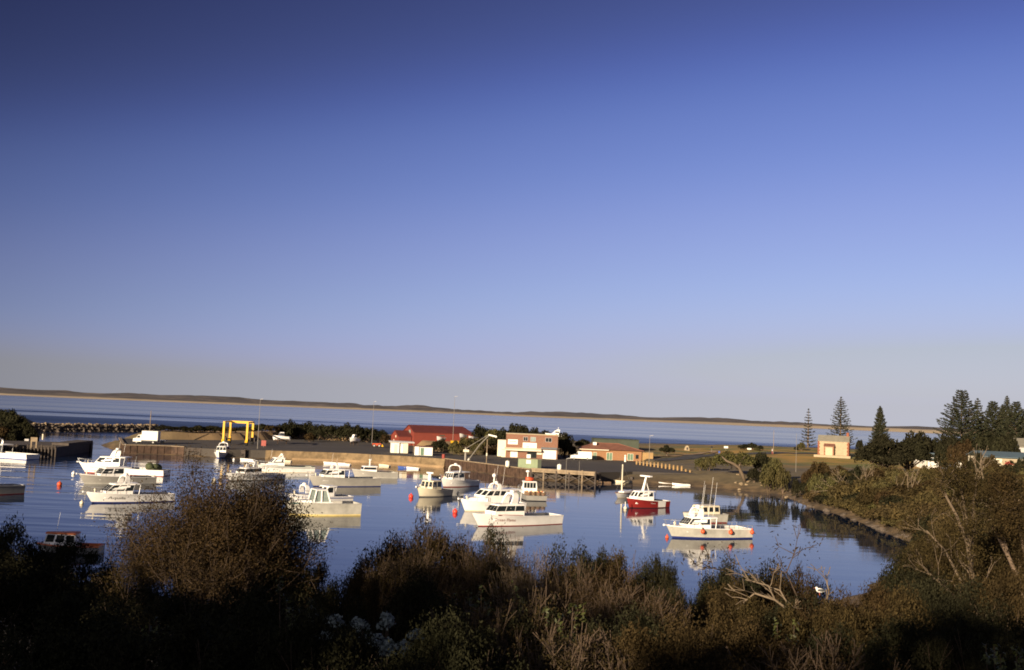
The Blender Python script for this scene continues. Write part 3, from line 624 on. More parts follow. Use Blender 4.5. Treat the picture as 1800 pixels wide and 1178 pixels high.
for lx in range(3):
    for ly in range(4):
        for lz in range(2):
            pm = MB(); pm.prism([(.34*math.cos(a)*.9, .34*math.sin(a)) for a in [2*math.pi*i/8 for i in range(8)]], 0, .40, 0); pm.tube([(0,0,.40),(0,0,.5)], .12, 6, 1)
            po = pm.build('craypot', [M['pot_wood'], M[('orange','cream','yellow_stripe')[k % 3]]]); 
            po.location = t18.matrix_basis @ Vector((.5+lx*.72, -1.1+ly*.72, .36+lz*.46)); po.rotation_euler = t18.rotation_euler
            tag(po, 'craypot with %s neck, %s layer, %s row from stern, %s of four, stern-on boat' % (('orange','cream','yellow')[k % 3], ('lower','upper')[lz], ('first','second','third')[lx], ('leftmost','second','third','rightmost')[3-ly]), 'craypot', 'craypots on the stern-on boat'); k += 1
# --- right group
b20 = boat('fishing_boat', 'red hulled boat with white cabin and tall white radar post', (1106,893), (1175,892.5), beam=3.2, fb=1.75, fs=1.15, hull='red_hull', boot='black', gun='white', draw_boot=.06, cabin=dict(f=.16,a=.56,sill=.35,win=.62,rake=.9,ns=3,nf=2,gap=.14,rooff=.62), rail=False, cockpit='pot_wood', squig=(3.2,.55,.9,.2), text_m='white')
m_ = MB(); zr = b20['zroof']; xx = b20['L']*.5
m_.tube([(xx+.5, .0, zr-.05), (xx-.1, 0, zr+1.9)], [.2, .13], 6); m_.tube([(xx-.7, 0, zr-.05), (xx-.15, 0, zr+1.2)], .05, 5); m_.box(xx-.35, xx+.15, -.95, .95, zr+1.9, zr+2.08); sub(b20['t'], 'radar_post', m_, 'white')
m_ = MB(); pa, pb = b20['pt'](.33, 1), b20['pt'](.12, 1)
V = []; 
for u in (.36, .28, .20, .14):
    for v in (.12, .5, .98): X, Y, Z = b20['pt'](u, v); V.append((X, b20['side']*(Y+.02), Z))
m_.add(V, [(i*3+j, (i+1)*3+j, (i+1)*3+j+1, i*3+j+1) for i in range(3) for j in range(2)]); sub(b20['t'], 'white_side_panel', m_, 'white')
m_ = MB(); m_.tube([(b20['L']*.14, -.6, 1.1), (b20['L']*.10, -.6, 2.6), (b20['L']*.40, -.6, 2.75)], .04, 5); sub(b20['t'], 'net_davit', m_, 'pale_bark')
b21 = boat('fishing_boat', 'pale grey boat with blue waterline and three orange buoys on its side', (1182,945.3), (1320,947.2), beam=3.4, fb=1.6, fs=1.25, hull='pale_grey_hull', boot='navy', gun='white', draw_boot=.14, trunk=(.10,.24,.15,.78), cabin=dict(f=.20,a=.47,sill=.22,win=.66,rake=1.0,ns=2,nf=4,gap=.07,rooff=.57), arch=dict(x=.36,h=1.0,leg=.75,rake=.25,w=.6), whips=((.40,.5,3.4),(.50,.3,4.2),(.60,-.3,3.6)), rail=True)
rl = MB()
for s in (1, -1):
    q = [b21['pt'](u, 1) for u in [i/14*.42 for i in range(15)]]
    for (x, y, z) in q[::2]: rl.tube([(x+.1, s*(y-.08), z), (x+.1, s*(y-.08), z+.42)], .025, 4)
    rl.tube([(x+.1, s*(y-.08), z+.42) for x, y, z in q], .022, 4)
sub(b21['t'], 'stern_rail', rl, 'metal_pipe')
rd = MB(); rd.ball((b21['xf']-1.2, 0, b21['zroof']+.12), .33, 12, 6, sq=(1,1,.55)); sub(b21['t'], 'radar_dome', rd, 'white', True)
b22 = boat('fishing_boat', 'cream wheelhouse boat behind the pale grey boat with the orange buoys', (1205,918.5), (1275,919.5), beam=3.2, fb=1.5, fs=1.3, hull='pale_grey_hull', boot='dull_red', gun='grey_hull', top='cream', roof='cream', cabin=dict(f=.36,a=.82,sill=.15,win=.62,rake=.1,ns=3,nf=2,gap=.16,wall='cream',w=.74), rail=False, whips=((.45,.3,3.0),))
# --- yacht with its sail covered
b19 = boat('sailing_boat', 'small yacht with a bare white mast and tan sail cover behind the red boat', (1085.5,876), (1124,872.5), beam=2.4, fb=1.05, fs=.85, boot='cream', gun='varnish', rail=False, trunk=(.25,.62,.35,.7), hull='white', group=None)
t19, L19 = b19['t'], b19['L']; m_ = MB(); m_.tube([(L19*.70, 0, .6), (L19*.69, 0, 5.1)], [.13, .09], 6); sub(t19, 'mast', m_, 'cream')
m_ = MB(); m_.tube([(L19*.68, 0, 1.7), (L19*.10, 0, 1.8)], .05, 5); sub(t19, 'boom', m_, 'cream')
m_ = MB(); pts = [(L19*(.66-.5*i/8), .05*math.sin(i*2), 1.95+.25*math.sin(i/8*2.2)+.05*math.sin(i*3)) for i in range(9)]
m_.tube(pts, [.16,.24,.30,.34,.36,.36,.34,.28,.16], 8); sub(t19, 'sail_cover', m_, 'sail_cover', True)
m_ = MB(); m_.tube([(L19*.69, 0, 5.0), (L19*.99, 0, 1.1)], .012, 3); m_.tube([(L19*.69, 0, 5.0), (.1, 0, .9)], .012, 3); sub(t19, 'stay', m_, 'metal_pipe')
m_ = MB(); m_.tube([(L19*.12, .0, .8), (L19*.12, 0, 3.0), ], .06, 5); m_.box(L19*.12-.15, L19*.12+.15, -.25, .25, 2.6, 3.0); sub(t19, 'stern_post', m_, 'dark_timber')
# --- buoys hung on the pale grey boat's side, mooring buoys, mooring ropes
def at_boat(b, p): return b['t'].matrix_basis @ Vector(p)
for i, (px, py, r_, lab) in enumerate(((1221,932.5,.24,'foremost orange buoy hung on the side of the pale grey boat, with a black cap'), (1272.5,934.3,.24,'middle orange buoy hung on the side of the pale grey boat'), (1315.5,935,.24,'aftermost orange buoy hung by the stern of the pale grey boat'))):
    fx = (px-1170)/150; u = 1-fx; q = b21['pt'](u, .78)
    m_ = MB(); m_.ball((0,0,0), r_, 12, 8); bo = thing('buoy', lab, 'buoy', tuple(at_boat(b21, (q[0], b21['side']*(q[1]+r_*.85), q[2]-.05))), 0, 'orange buoys on the pale grey boat')
    sub(bo, 'float', m_, 'orange', True); m2 = MB(); m2.tube([(0,0,r_*.9),(0,0,r_+.16)], .09, 6); sub(bo, 'buoy_neck', m2, 'black' if i == 0 else 'orange')
def mooring(px, py, r_, m_, lab, stick=0):
    p = W(px, py); bo = thing('mooring_buoy', lab, 'buoy', (p.x, p.y, r_*.45), 0, 'mooring buoys floating in the harbour')
    r_ *= .8; q = MB(); q.ball((0,0,0), r_, 12, 8); sub(bo, 'float', q, m_, True)
    q = MB(); q.tube([(0,0,r_*.9),(0,0,r_+.12+stick)], .05, 5); sub(bo, 'buoy_stem', q, m_ if not stick else 'white')
    return p
mooring(722.5,875,.42,'buoy_red','red mooring buoy left of the cream hulled boat')
mooring(800,902,.40,'buoy_red','red mooring buoy off the bow of the big rounded cabin boat')
mooring(104.5,853.5,.42,'orange','orange-red mooring buoy alone on the water near the left edge')
mooring(143.5,886,.28,'cream','pale mooring buoy off the bow of the boat with the blue waterline')
mooring(129,834,.35,'white','white mooring buoy ahead of the dark grey boat with white deck edge')
mooring(376,847,.45,'cream','pale mooring buoy roped to the boat with the black wraparound windscreen')
mooring(805,868,.26,'cream','small cream mooring buoy between the cream boat and the big rounded cabin boat')
mooring(1099,895,.30,'cream','cream mooring buoy below the bow of the red boat', .5)
mooring(1172.5,946,.24,'orange','small pink-orange mooring buoy at the bow of the pale grey boat')
mooring(411,809,.30,'white','white mooring buoy just off the quay beside the end-on white boat')
rp = MB(); a = W(376,847); a.z = .3; bb = at_boat(b8, (b8['L'], 0, 1.6))
rp.tube([a.lerp(bb, i/8) - Vector((0,0,.5*math.sin(math.pi*i/8))) for i in range(9)], .035, 4); tag(rp.build('mooring_rope', M['rope']), 'rope from the pale buoy up to the bow of the black windscreen boat', 'rope')
# --- dinghies drawn up along the shore and quay
def dinghy(px, py, rz, L_, hull, lab, inside='deck', z=0.0, flip=False, boot=None):
    p = W(px, py, z); t = thing('dinghy', lab, 'dinghy', (p.x, p.y, z), rz, 'dinghies along the shore and quay')
    m_ = MB(); inn = MB(); N = 10; b_ = L_*.2
    rows = []
    for i in range(N+1):
        u = i/N; hb_ = b_*(1-max(0,(u-.4)/.6)**2.4*.97); rows.append((L_*u, hb_, .30+.16*u*u))
    for s in (1, -1):
        V = []; Fc = []
        for x, y, z_ in rows: V += [(x*.95, s*y*.7, -.12), (x, s*y, z_)]
        for i in range(N): Fc.append((2*i, 2*i+2, 2*i+3, 2*i+1))
        m_.add(V, Fc)
    m_.add([(0,-b_*.7,-.12),(0,b_*.7,-.12),(0,b_,.30),(0,-b_,.30)], [(0,1,2,3)])
    V = []; Fc = []
    for x, y, z_ in rows: V += [(x*.97, y*.80, .08), (x*.97, -y*.80, .08)]
    for i in range(N): Fc.append((2*i, 2*i+1, 2*i+3, 2*i+2))
    inn.add(V, Fc); sub(t, 'hull', m_, hull); sub(t, 'floor', inn, inside)
    for u in (.25, .55):
        s_ = MB(); yb = b_*.95*(1-max(0,(u-.4)/.6)**2.4); s_.box(L_*u-.12, L_*u+.12, -yb, yb, .22, .26); sub(t, 'thwart', s_, inside)
    return t
dinghy(729,824.5,R(172),3.6,'blue','blue and white dinghy at the foot of the quay wall left of the jib crane','white')
dinghy(737,825.5,R(165),2.8,'white','small white dinghy overlapping the blue dinghy by the quay wall')
dinghy(606,817,R(176),4.6,'white','long white dinghy below the quay, left of the two overlapping dinghies')
dinghy(616,818.5,R(170),3.2,'white','white dinghy in front of the long one, behind the grey boats')
dinghy(685,820.5,R(160),2.6,'cream','small cream dinghy alone at the quay foot under the white sheds','cream')
dinghy(512,812.5,R(178),3.4,'cream','cream skiff by the quay wall behind the green-edged white boat','cream')
dinghy(447,810.5,R(170),3.2,'white','white skiff by the quay wall right of the end-on boat')
dinghy(1184,852.5,R(186),2.9,'white','white dinghy beached left of the pair on the gravel shore')
dinghy(1201,853.5,R(200),2.4,'white','white dinghy at the left of the beached pair, bow to the bushes')
dinghy(1212,854.5,R(186),2.9,'white','white dinghy at the right of the beached pair')
dinghy(1238,854.5,R(180),3.4,'cream','weathered cream dinghy at the waterside right of the white pair','timber')
dinghy(1106,849,R(178),2.9,'cream','cream dinghy at the shore behind the yacht mast','cream')
dinghy(1073,850,R(190),2.6,'pot_wood','brown dinghy on the shore just right of the timber jetty','timber')
# ------------------------------------------------------------------ quay, jetties, breakwater
q = MB(); pl = plat[::-1] if sum((plat[i][0]*plat[(i+1) % len(plat)][1]-plat[(i+1) % len(plat)][0]*plat[i][1]) for i in range(len(plat))) < 0 else plat
q.prism(pl, -2.0, Qz); tag(q.build('quay', M['asphalt']), kind='structure')
qf = [Vector((a, b, 0)) for a, b in quay_front]
def along(pts, step):                       # points every STEP metres along a polyline, with its direction
    out = []; 
    for a, b in zip(pts[:-1], pts[1:]):
        d = b-a; n_ = max(1, int(d.length/step))
        for i in range(n_): out.append((a+d*(i/n_), d.normalized()))
    return out
def wall_run(name, label, cat, pts, m_, thick=.25, z0=-.6, z1=Qz+.05, step=.9, depth=.10, cap=None, batter=0.0):
    t = thing(name, label, cat, tuple(pts[0])); o0 = pts[0]
    for a, b in zip(pts[:-1], pts[1:]):
        d = (b-a); n_ = Vector((d.y, -d.x, 0)).normalized()
        if n_.dot(-a) < 0: n_ = -n_
        k = max(1, int(d.length/step)); proto = None
        for i in range(k):                  # sheet piles, alternately proud and recessed
            off = (depth if i % 2 else 0) + rnd.uniform(0, .03)
            p0 = a+d*(i/k)-o0; p1 = a+d*((i+1)/k)-o0
            m2 = MB(); m2.hexa([p0+n_*(off+batter)+Vector((0,0,z0)), p1+n_*(off+batter)+Vector((0,0,z0)), p1-n_*thick+Vector((0,0,z0)), p0-n_*thick+Vector((0,0,z0)),
                                p0+n_*off+Vector((0,0,z1)), p1+n_*off+Vector((0,0,z1)), p1-n_*thick+Vector((0,0,z1)), p0-n_*thick+Vector((0,0,z1))])
            m2.build('sheet_pile' if 'pile' in name else 'wall_panel', M[m_], t)
        if cap:
            m2 = MB(); A, B = a-o0, b-o0; m2.hexa([A+n_*.22+Vector((0,0,z1)), B+n_*.22+Vector((0,0,z1)), B-n_*.4+Vector((0,0,z1)), A-n_*.4+Vector((0,0,z1)),
                                A+n_*.22+Vector((0,0,z1+.16)), B+n_*.22+Vector((0,0,z1+.16)), B-n_*.4+Vector((0,0,z1+.16)), A-n_*.4+Vector((0,0,z1+.16))]); m2.build('cap_beam', M[cap], t)
    return t
wall_run('sheet_pile_wall', 'brown sheet pile quay wall at the harbour mouth end of the quay', 'quay wall', [Vector(plat[-1]+(0,)), qf[0], qf[1], qf[1].lerp(qf[2], .25)], 'rust_steel', cap='timber', step=.7)
wall_run('sheet_pile_wall', 'rusty sheet pile quay wall below the jib crane and green box', 'quay wall', qf[7:9], 'rust_steel', cap='timber', step=.75)
wall_run('quay_wall', 'tan stone quay wall along the open yard', 'quay wall', [qf[3].lerp(qf[4], .35)]+qf[4:8], 'bank_stone', step=3.0, depth=.05, batter=.55, thick=.2)
lowb = MB()                                  # weedy foot of the stone wall
for a, b in zip(qf[4:8], qf[5:8]): lowb.tube([a+Vector((0,-.9,-.1)), b+Vector((0,-.9,-.1))], .55, 6)
tag(lowb.build('wall_footing', M['earth']), 'low earthy ledge at the foot of the tan stone quay wall', 'ledge')
# timber jetty with trestles
def jetty(name, label, a, b, width, zt, m_, ndir, spacing=2.2, braces=True):
    t = thing(name, label, 'jetty', tuple(a)); d = b-a; L_ = d.length; u = d.normalized(); n_ = ndir
    def pt_(x, y, z): return u*x + n_*y + Vector((0,0,z))
    k = int(L_/.45); sh = None
    for i in range(k):                      # deck planks
        m2 = MB(); x0, x1 = i*L_/k+.02, (i+1)*L_/k-.02; m2.hexa([pt_(x0,-.1,zt-.1),pt_(x1,-.1,zt-.1),pt_(x1,width,zt-.1),pt_(x0,width,zt-.1),pt_(x0,-.1,zt),pt_(x1,-.1,zt),pt_(x1,width,zt),pt_(x0,width,zt)]); m2.build('plank', M[m_], t)
    m2 = MB(); m2.hexa([pt_(0,-.12,zt+.01),pt_(L_,-.12,zt+.01),pt_(L_,.22,zt+.01),pt_(0,.22,zt+.01),pt_(0,-.12,zt+.32),pt_(L_,-.12,zt+.32),pt_(L_,.22,zt+.32),pt_(0,.22,zt+.32)]); m2.build('kerb_beam', M[m_], t)
    m2 = MB(); m2.hexa([pt_(0,-.05,zt-.42),pt_(L_,-.05,zt-.42),pt_(L_,.2,zt-.42),pt_(0,.2,zt-.42),pt_(0,-.05,zt-.11),pt_(L_,-.05,zt-.11),pt_(L_,.2,zt-.11),pt_(0,.2,zt-.11)]); m2.build('edge_beam', M[m_], t)
    np_ = int(L_/spacing)
    for i in range(np_+1):
        x = i*L_/np_
        for y in (0, width*.9): m2 = MB(); m2.tube([pt_(x,y,-1.2), pt_(x,y,zt-.1 if y else zt+rnd.choice((-.1,.1,.45)))], .17, 8); m2.build('pile', M[m_ if i % 3 == 1 and not y else 'dark_timber'], t)
        if braces and i < np_:
            x1 = (i+1)*L_/np_
            for aa, bb_ in (((x,-.1,.15),(x1,-.1,zt-.45)), ((x,-.1,zt-.45),(x1,-.1,.15))): m2 = MB(); m2.tube([pt_(*aa), pt_(*bb_)], .08, 4); m2.build('brace', M['dark_timber'], t)
    return t
ja = qf[8]+Vector((0,-.8,0)); jb = qf[9]+Vector((-1,-.8,0)); jn = Vector((-(jb-ja).y, (jb-ja).x, 0)).normalized()
jetty('timber_jetty', 'weathered timber jetty with cross-braced piles right of the rusty wall', ja, jb, 3.5, Qz+.1, 'timber', jn)
da = qf[1].lerp(qf[2], .3)+Vector((0,-1,0)); db = qf[3]+Vector((-1,-1,0)); dn = Vector((-(db-da).y, (db-da).x, 0)).normalized()
jetty('timber_jetty', 'dark low timber dock below the yellow boat lift', da, db, 4, Qz-.35, 'dark_timber', dn, 2.6)
# left wharf
wa_, wb_ = W(-190,799), W(97,803.5)
t = jetty('timber_wharf', 'dark timber wharf jutting in from the left edge with close-set piles', wa_, wb_, 26, Qz+.1, 'dark_timber', Vector((-.12,.99,0)), .62, False)
m2 = MB(); e1 = wb_-wa_; m2.hexa([Vector((0,.6,-1)),e1+Vector((-.2,.6,-1)),e1+Vector((-.2,1.0,-1)),Vector((0,1.0,-1)),Vector((0,.6,Qz-.02)),e1+Vector((-.2,.6,Qz-.02)),e1+Vector((-.2,1.0,Qz-.02)),Vector((0,1.0,Qz-.02))]); u_ = e1; m2.hexa([u_+Vector((-.6,1.0,-1)),u_+Vector((-.2,1.0,-1)),u_+Vector((-3.3,25.5,-1)),u_+Vector((-3.7,25.5,-1)),u_+Vector((-.6,1.0,Qz-.02)),u_+Vector((-.2,1.0,Qz-.02)),u_+Vector((-3.3,25.5,Qz-.02)),u_+Vector((-3.7,25.5,Qz-.02))]); m2.build('fascia', M['dark_timber'], t)
w2 = MB(); e1 = wb_-wa_; u = e1.normalized(); nn = Vector((-.12,.99,0)); w2.hexa([e1+Vector((-3.5,0,Qz+.11))+nn*8, e1+Vector((-.05,0,Qz+.11))+nn*8, e1+Vector((-.05,0,Qz+.11))+nn*25, e1+Vector((-3.5,0,Qz+.11))+nn*25] + [e1+Vector((-3.5,0,Qz+.6))+nn*8, e1+Vector((-.05,0,Qz+.6))+nn*8, e1+Vector((-.05,0,Qz+.6))+nn*25, e1+Vector((-3.5,0,Qz+.6))+nn*25]); w2.build('wharf_kerb', M['dark_timber'], t)
p = W(59,787.5,Qz+.1); t = thing('hoist_frame', 'pale H-shaped timber hoist frame standing on the dark left wharf', 'frame', tuple(p), R(10))
for s in (-1, 1): m2 = MB(); m2.box(s*.45-.12, s*.45+.12, -.1, .1, 0, 2.0); m2.build('post', M['timber'], t)
m2 = MB(); m2.box(-.6,.6,-.12,.12,1.2,2.02); m2.build('cross_board', M['timber'], t)
p = W(75,773,Qz+.1); t = thing('wharf_light', 'short white light post with a dark cap on the left wharf', 'light post', tuple(p)); m2 = MB(); m2.tube([(0,0,0),(0,0,1.3)], .18, 8); m2.build('post', M['cream'], t); m2 = MB(); m2.tube([(0,0,1.3),(0,0,1.65)], [.22,.12], 8); m2.build('cap', M['black'], t)
p = W(43,775,Qz+.1); bxm = MB(); bxm.box(0,.9,0,.5,0,.35); bxm.box(.02,.88,.02,.48,.35,.42); o = bxm.build('fish_bin', M['grey_wall']); o.location = p; tag(o, 'small pale bin on the deck of the dark left wharf', 'bin')
# rocks
def rock_mesh(nm, m_, seed, n=7, k=5):
    r_ = random.Random(seed); m2 = MB(); m2.ball((0,0,0), 1, n, k, sq=(1, .8, .62)); f_ = {}
    vs_ = []
    for v in m2.v:
        key = tuple(round(c, 3) for c in v); f_.setdefault(key, r_.uniform(.72, 1.22)); vs_.append(tuple(c*f_[key] for c in v))
    me = bpy.data.meshes.new(nm); me.from_pydata(vs_, [], m2.f); me.materials.append(M[m_]); return me
RK = {m_: [rock_mesh('rock', m_, i) for i in range(6)] for m_ in ('rock_pale', 'rock_dark')}
def put_rock(parent, loc, s, m_):
    o = link('rock', rnd.choice(RK[m_]), parent); o.location = loc; o.scale = (s*rnd.uniform(.8,1.3), s*rnd.uniform(.8,1.2), s*rnd.uniform(.7,1.1)); o.rotation_euler = (rnd.uniform(-.4,.4), rnd.uniform(-.4,.4), rnd.uniform(0,6.3)); return o
ba, bb = W(42,758.5), W(276,759.5); ba.y -= 3
t = thing('breakwater', 'long low rock breakwater across the harbour mouth with pale stones along its top', 'breakwater', tuple(ba)); d = bb-ba
core = MB(); prof = [(-3.6,-1.2),(-.8,2.1),(2.8,2.2),(6,-1.2)]; V = []
for e in (0, 1):
    for y, z in prof: V.append(tuple(d*e + Vector((0, y, z))))
core.add(V, [(0,1,5,4),(1,2,6,5),(2,3,7,6),(0,3,2,1),(4,5,6,7)]); core.build('rubble_core', M['rock_dark'], t)
k = 0
for row, (y, z, m_, s0) in enumerate(((-3.2,.0,'rock_dark',.8), (-2.0,.9,'rock_dark',.75), (-1.0,1.75,'rock_dark',.7), (-.2,2.25,'rock_pale',.62), (1.2,2.3,'rock_pale',.5))):  # crest rows use the paler rock
    nrk = 58
    for i in range(nrk):
        u = (i+rnd.random()*.8)/nrk; put_rock(t, d*u + Vector((0, y+rnd.uniform(-.4,.4), z+rnd.uniform(-.2,.25))), s0*rnd.uniform(.7,1.35), m_)
t = thing('rock_pile', 'heap of pale sunlit rocks between the bollards and the bending tree', 'rock pile', tuple(W(1252,846,.6)))
for i in range(46): x = rnd.uniform(-3.2,3.2); put_rock(t, (x, rnd.uniform(-.9,1.8), .15+rnd.uniform(0,.9)*(1-abs(x)/3.6)), rnd.uniform(.3,.6), 'rock_pale')
t = thing('shore_rocks', 'scatter of pale rocks along the bank under the waterside bushes', 'rocks', tuple(W(1330,852,.5)))
for i in range(40):
    px = rnd.uniform(1285,1440); p = W(px, 853+(px-1285)*.13+rnd.uniform(-4,6), .4); p.z = hz(p.x, p.y)+.05; put_rock(t, p-Vector(t.location), rnd.uniform(.2,.45), 'rock_pale')
t = thing('tidal_rocks', 'low dark rocks breaking the water along the right hand shore', 'rocks', tuple(W(1480,915)))
for i in range(60):
    a = rnd.random(); px = 1385+a*215; py = float(np.interp(px, [1385,1422,1486,1562,1622], [873,888,906,936,956]))+rnd.uniform(-3,2.5); p = W(px, py, 0); put_rock(t, Vector((p.x, p.y, -.05))-Vector(t.location), rnd.uniform(.25,.6), 'rock_dark')

# ------------------------------------------------------------------ buildings
class Facade:                               # local x along the front, y into the building, z up; photo pixels to metres
    def __init__(s, nm, label, cat, pxL, pyL, pxR, pyR, z, yaw=0.0):
        A = W(pxL, pyL, z); B = W(pxR, pyR, z); s.dist = A.y; s.k = A.y/F
        s.w = (pxR-pxL)*s.k/math.cos(yaw); s.yaw = yaw; s.pl, s.py, s.sl = pxL, pyL, (pyR-pyL)/(pxR-pxL)
        s.t = thing(nm, label, cat, tuple(A), yaw)
    def xz(s, px, py):
        base = s.py+(px-s.pl)*s.sl; z = (base-py)*s.k; return ((px-s.pl-(base-py)*.041)*s.k/math.cos(s.yaw), z)
    def panel(s, nm, x0, y0, x1, y1, m_, proud=.06, back=.02, y=0., parent=None, framed=None):
        (a, zt), (b, zb) = s.xz(x0, y0), s.xz(x1, y1); zb2 = s.xz(x0, y1)[1]; zb = max(.02, min(zb, zb2)); zt = max(zt, zb+.05)
        m2 = MB(); m2.box(a, b, y-proud, y+back, zb, zt); o = m2.build(nm, M[m_], parent or s.t)
        if framed:
            f_ = MB(); w_ = .07
            for q in ((a-w_,b+w_,zt,zt+w_),(a-w_,b+w_,zb-w_,zb),(a-w_,a,zb,zt),(b,b+w_,zb,zt),((a+b)/2-.03,(a+b)/2+.03,zb,zt)): f_.box(q[0],q[1],y-proud-.03,y+back,q[2],q[3])
            f_.build('window_frame', M[framed], o)
        return o
def box_part(t, nm, m_, *a): m2 = MB(); m2.box(*a); return m2.build(nm, M[m_], t)
def gable(t, x0, x1, y0, y1, zb, ze, zr, wall, roof, over=.25, hipR=0.0, thick=.12):
    m2 = MB(); ym = (y0+y1)/2                # ridge along x
    m2.add([(x0,y0,zb),(x1,y0,zb),(x1,y1,zb),(x0,y1,zb),(x0,y0,ze),(x1,y0,ze),(x1,y1,ze),(x0,y1,ze),(x0,ym,zr),(x1-hipR,ym,zr if not hipR else zr)],
           [(0,1,5,4),(1,2,6,5),(2,3,7,6),(3,0,4,8,7)] + ([(5,6,9)] if not hipR else []) + [(0,3,2,1)])
    m2.f[-1 if False else 3] = (3,0,4,8,7)
    m2.build('wall', M[wall], t)
    r_ = MB(); sl = (zr-ze)/(ym-y0); yo0, yo1 = y0-over, y1+over; zo = ze-over*sl
    for (ya, sgn) in ((yo0, 1), (yo1, -1)):
        P0 = [(x0-over,ya,zo),(x1+over,ya,zo),(x1+over-hipR,ym,zr),(x0-over,ym,zr)]
        r_.hexa([(a,b,c) for a,b,c in P0]+[(a,b,c+thick) for a,b,c in P0])
    if hipR: P0 = [(x1+over,yo0,zo),(x1+over,yo1,zo),(x1+over-hipR,ym,zr)]; r_.add(P0+[(a,b,c+thick) for a,b,c in P0], [(0,2,1),(3,4,5),(0,1,4,3),(1,2,5,4),(2,0,3,5)])
    r_.build('roof', M[roof], t)
# two-storey brick building
f = Facade('brick_building', 'two-storey red brick building with white signs and a white roller door', 'building', 888.5,804.2,979,806.8,Qz)
t, Wd = f.t, f.w; Ht = f.xz(888.5,763)[1]
box_part(t,'wall','brick',0,Wd,0,9,0,Ht); box_part(t,'roof','grey_wall',.1,Wd-.1,.1,8.9,Ht+.005,Ht+.08)
pc = MB(); pc.box(-.08,Wd+.08,-.08,.25,Ht-.02,Ht+.22); pc.box(-.08,.2,.25,9.05,Ht+.09,Ht+.22); pc.box(Wd-.2,Wd+.08,.25,9.05,Ht+.09,Ht+.22); pc.build('parapet_cap', M['sandstone'], t)
def marks(o_parent, f, x0, y0, x1, y1, n_, m_):    # lettering too small to read in the photo: short dark strokes
    r_ = random.Random(int(x0)); m2 = MB()
    for row in range(n_):
        yy = y0+(row+.5)*(y1-y0)/n_; x = x0
        while x < x1-1:
            w_ = r_.uniform(.8, 2.6); (a, za), (b, zb) = f.xz(x, yy-.55), f.xz(min(x+w_, x1), yy+.55); m2.box(a, b, -.09, -.0805, zb, za); x += w_+r_.uniform(.5,1.0)
    m2.build('lettering', M[m_], o_parent)
s1 = f.panel('sign','893',0,0,0,'x') if False else f.panel('sign_board',893,772.5,910,781,'iron_white',.08); marks(s1,f,896,774,907,779,1,'text_brown')
s2 = f.panel('sign_board',919,778,943,787,'iron_white',.08); marks(s2,f,925,783.5,930,786.5,1,'text_dark')
for (a,b,c,d_,gl) in ((920.5,768.5,927,774.5,'glass'),(933,768.5,941,775.5,'glass_pale'),(959,769.5,969,776,'glass')): f.panel('window',a,b,c,d_,gl,.03,framed='grey_wall')
f.panel('window',897.5,794,909,803,'iron_white',.05,framed='cream'); f.panel('door',927,795,942,804,'glass',.03,framed='dark_roof'); f.panel('counter_hatch',943.5,795,952,798.5,'cream',.08)
aw = MB(); a, z_ = f.xz(888,788.5); b, z2 = f.xz(951,793); aw.hexa([(a-.1,-1.3,z2),(b,-1.3,z2),(b,0,z2+.15),(a-.1,0,z2+.15),(a-.1,-1.3,z2+.28),(b,-1.3,z2+.28),(b,0,z2+.65),(a-.1,0,z2+.65)]); aw.build('awning', M['cream'], t)
aw = MB(); a, z_ = f.xz(951,786); b, z2 = f.xz(978.5,789.5); aw.hexa([(a,-.5,z2),(b,-.5,z2),(b,0,z2),(a,0,z2),(a,-.5,z2+.15),(b,-.5,z2+.15),(b,0,z2+.42),(a,0,z2+.42)]); aw.build('door_hood', M['awning_grey'], t)
rd = f.panel('roller_door',954,790.5,977,806,'iron_white',.05)
(a,za),(b,zb) = f.xz(954,790.5), f.xz(977,806); sl_ = MB()
for i in range(12): zz = zb+.02+i*(za-zb)/12; sl_.box(a+.03,b-.03,-.075,-.051,zz,zz+(za-zb)/12-.05)
sl_.build('door_slats', M['iron_white'], rd)
box_part(t,'side_porch','cream',-1.0,-.02,1.5,4.5,0,1.7); box_part(t,'side_annex','cream',-2.0,-.02,5,8.5,0,3.9)
# red iron sheds
f = Facade('red_shed', 'large red corrugated iron shed with a red roof behind the bushes', 'shed', 727,781,828,784.5,Qz+.0, R(24))
f.t.location = W(727,785.5,Qz).lerp(P(727,781,283), 1.0); f.t.location.z = Qz; k = 283/F; wd = 101*k/math.cos(R(24))*1.0
gable(f.t, 0, wd, 0, 9.5, -.5, 3.9, 5.7, 'red_iron', 'red_roof', hipR=1.6)
box_part(f.t,'window','glass_pale',-.05,-.005,3.2,4.6,3.4,4.4); box_part(f.t,'side_door','dull_red',6.5,8.6,-.06,-.005,0,2.4); box_part(f.t,'wall_vent','dark_roof',7.6,9.2,-.05,-.005,2.9,3.25)
t2 = thing('red_shed', 'smaller red shed with a dark red roof at the left end of the large one', 'shed', (f.t.location.x-4.3, f.t.location.y-.2, Qz), R(24))
gable(t2, 0, 3.8, 0, 7.0, -.5, 2.5, 4.0, 'red_iron', 'red_roof', over=.15); box_part(t2,'window','cream',-.05,-.005,2.2,2.9,2.1,2.7); box_part(t2,'window','cream',-.05,-.005,4.0,4.6,.9,1.5)
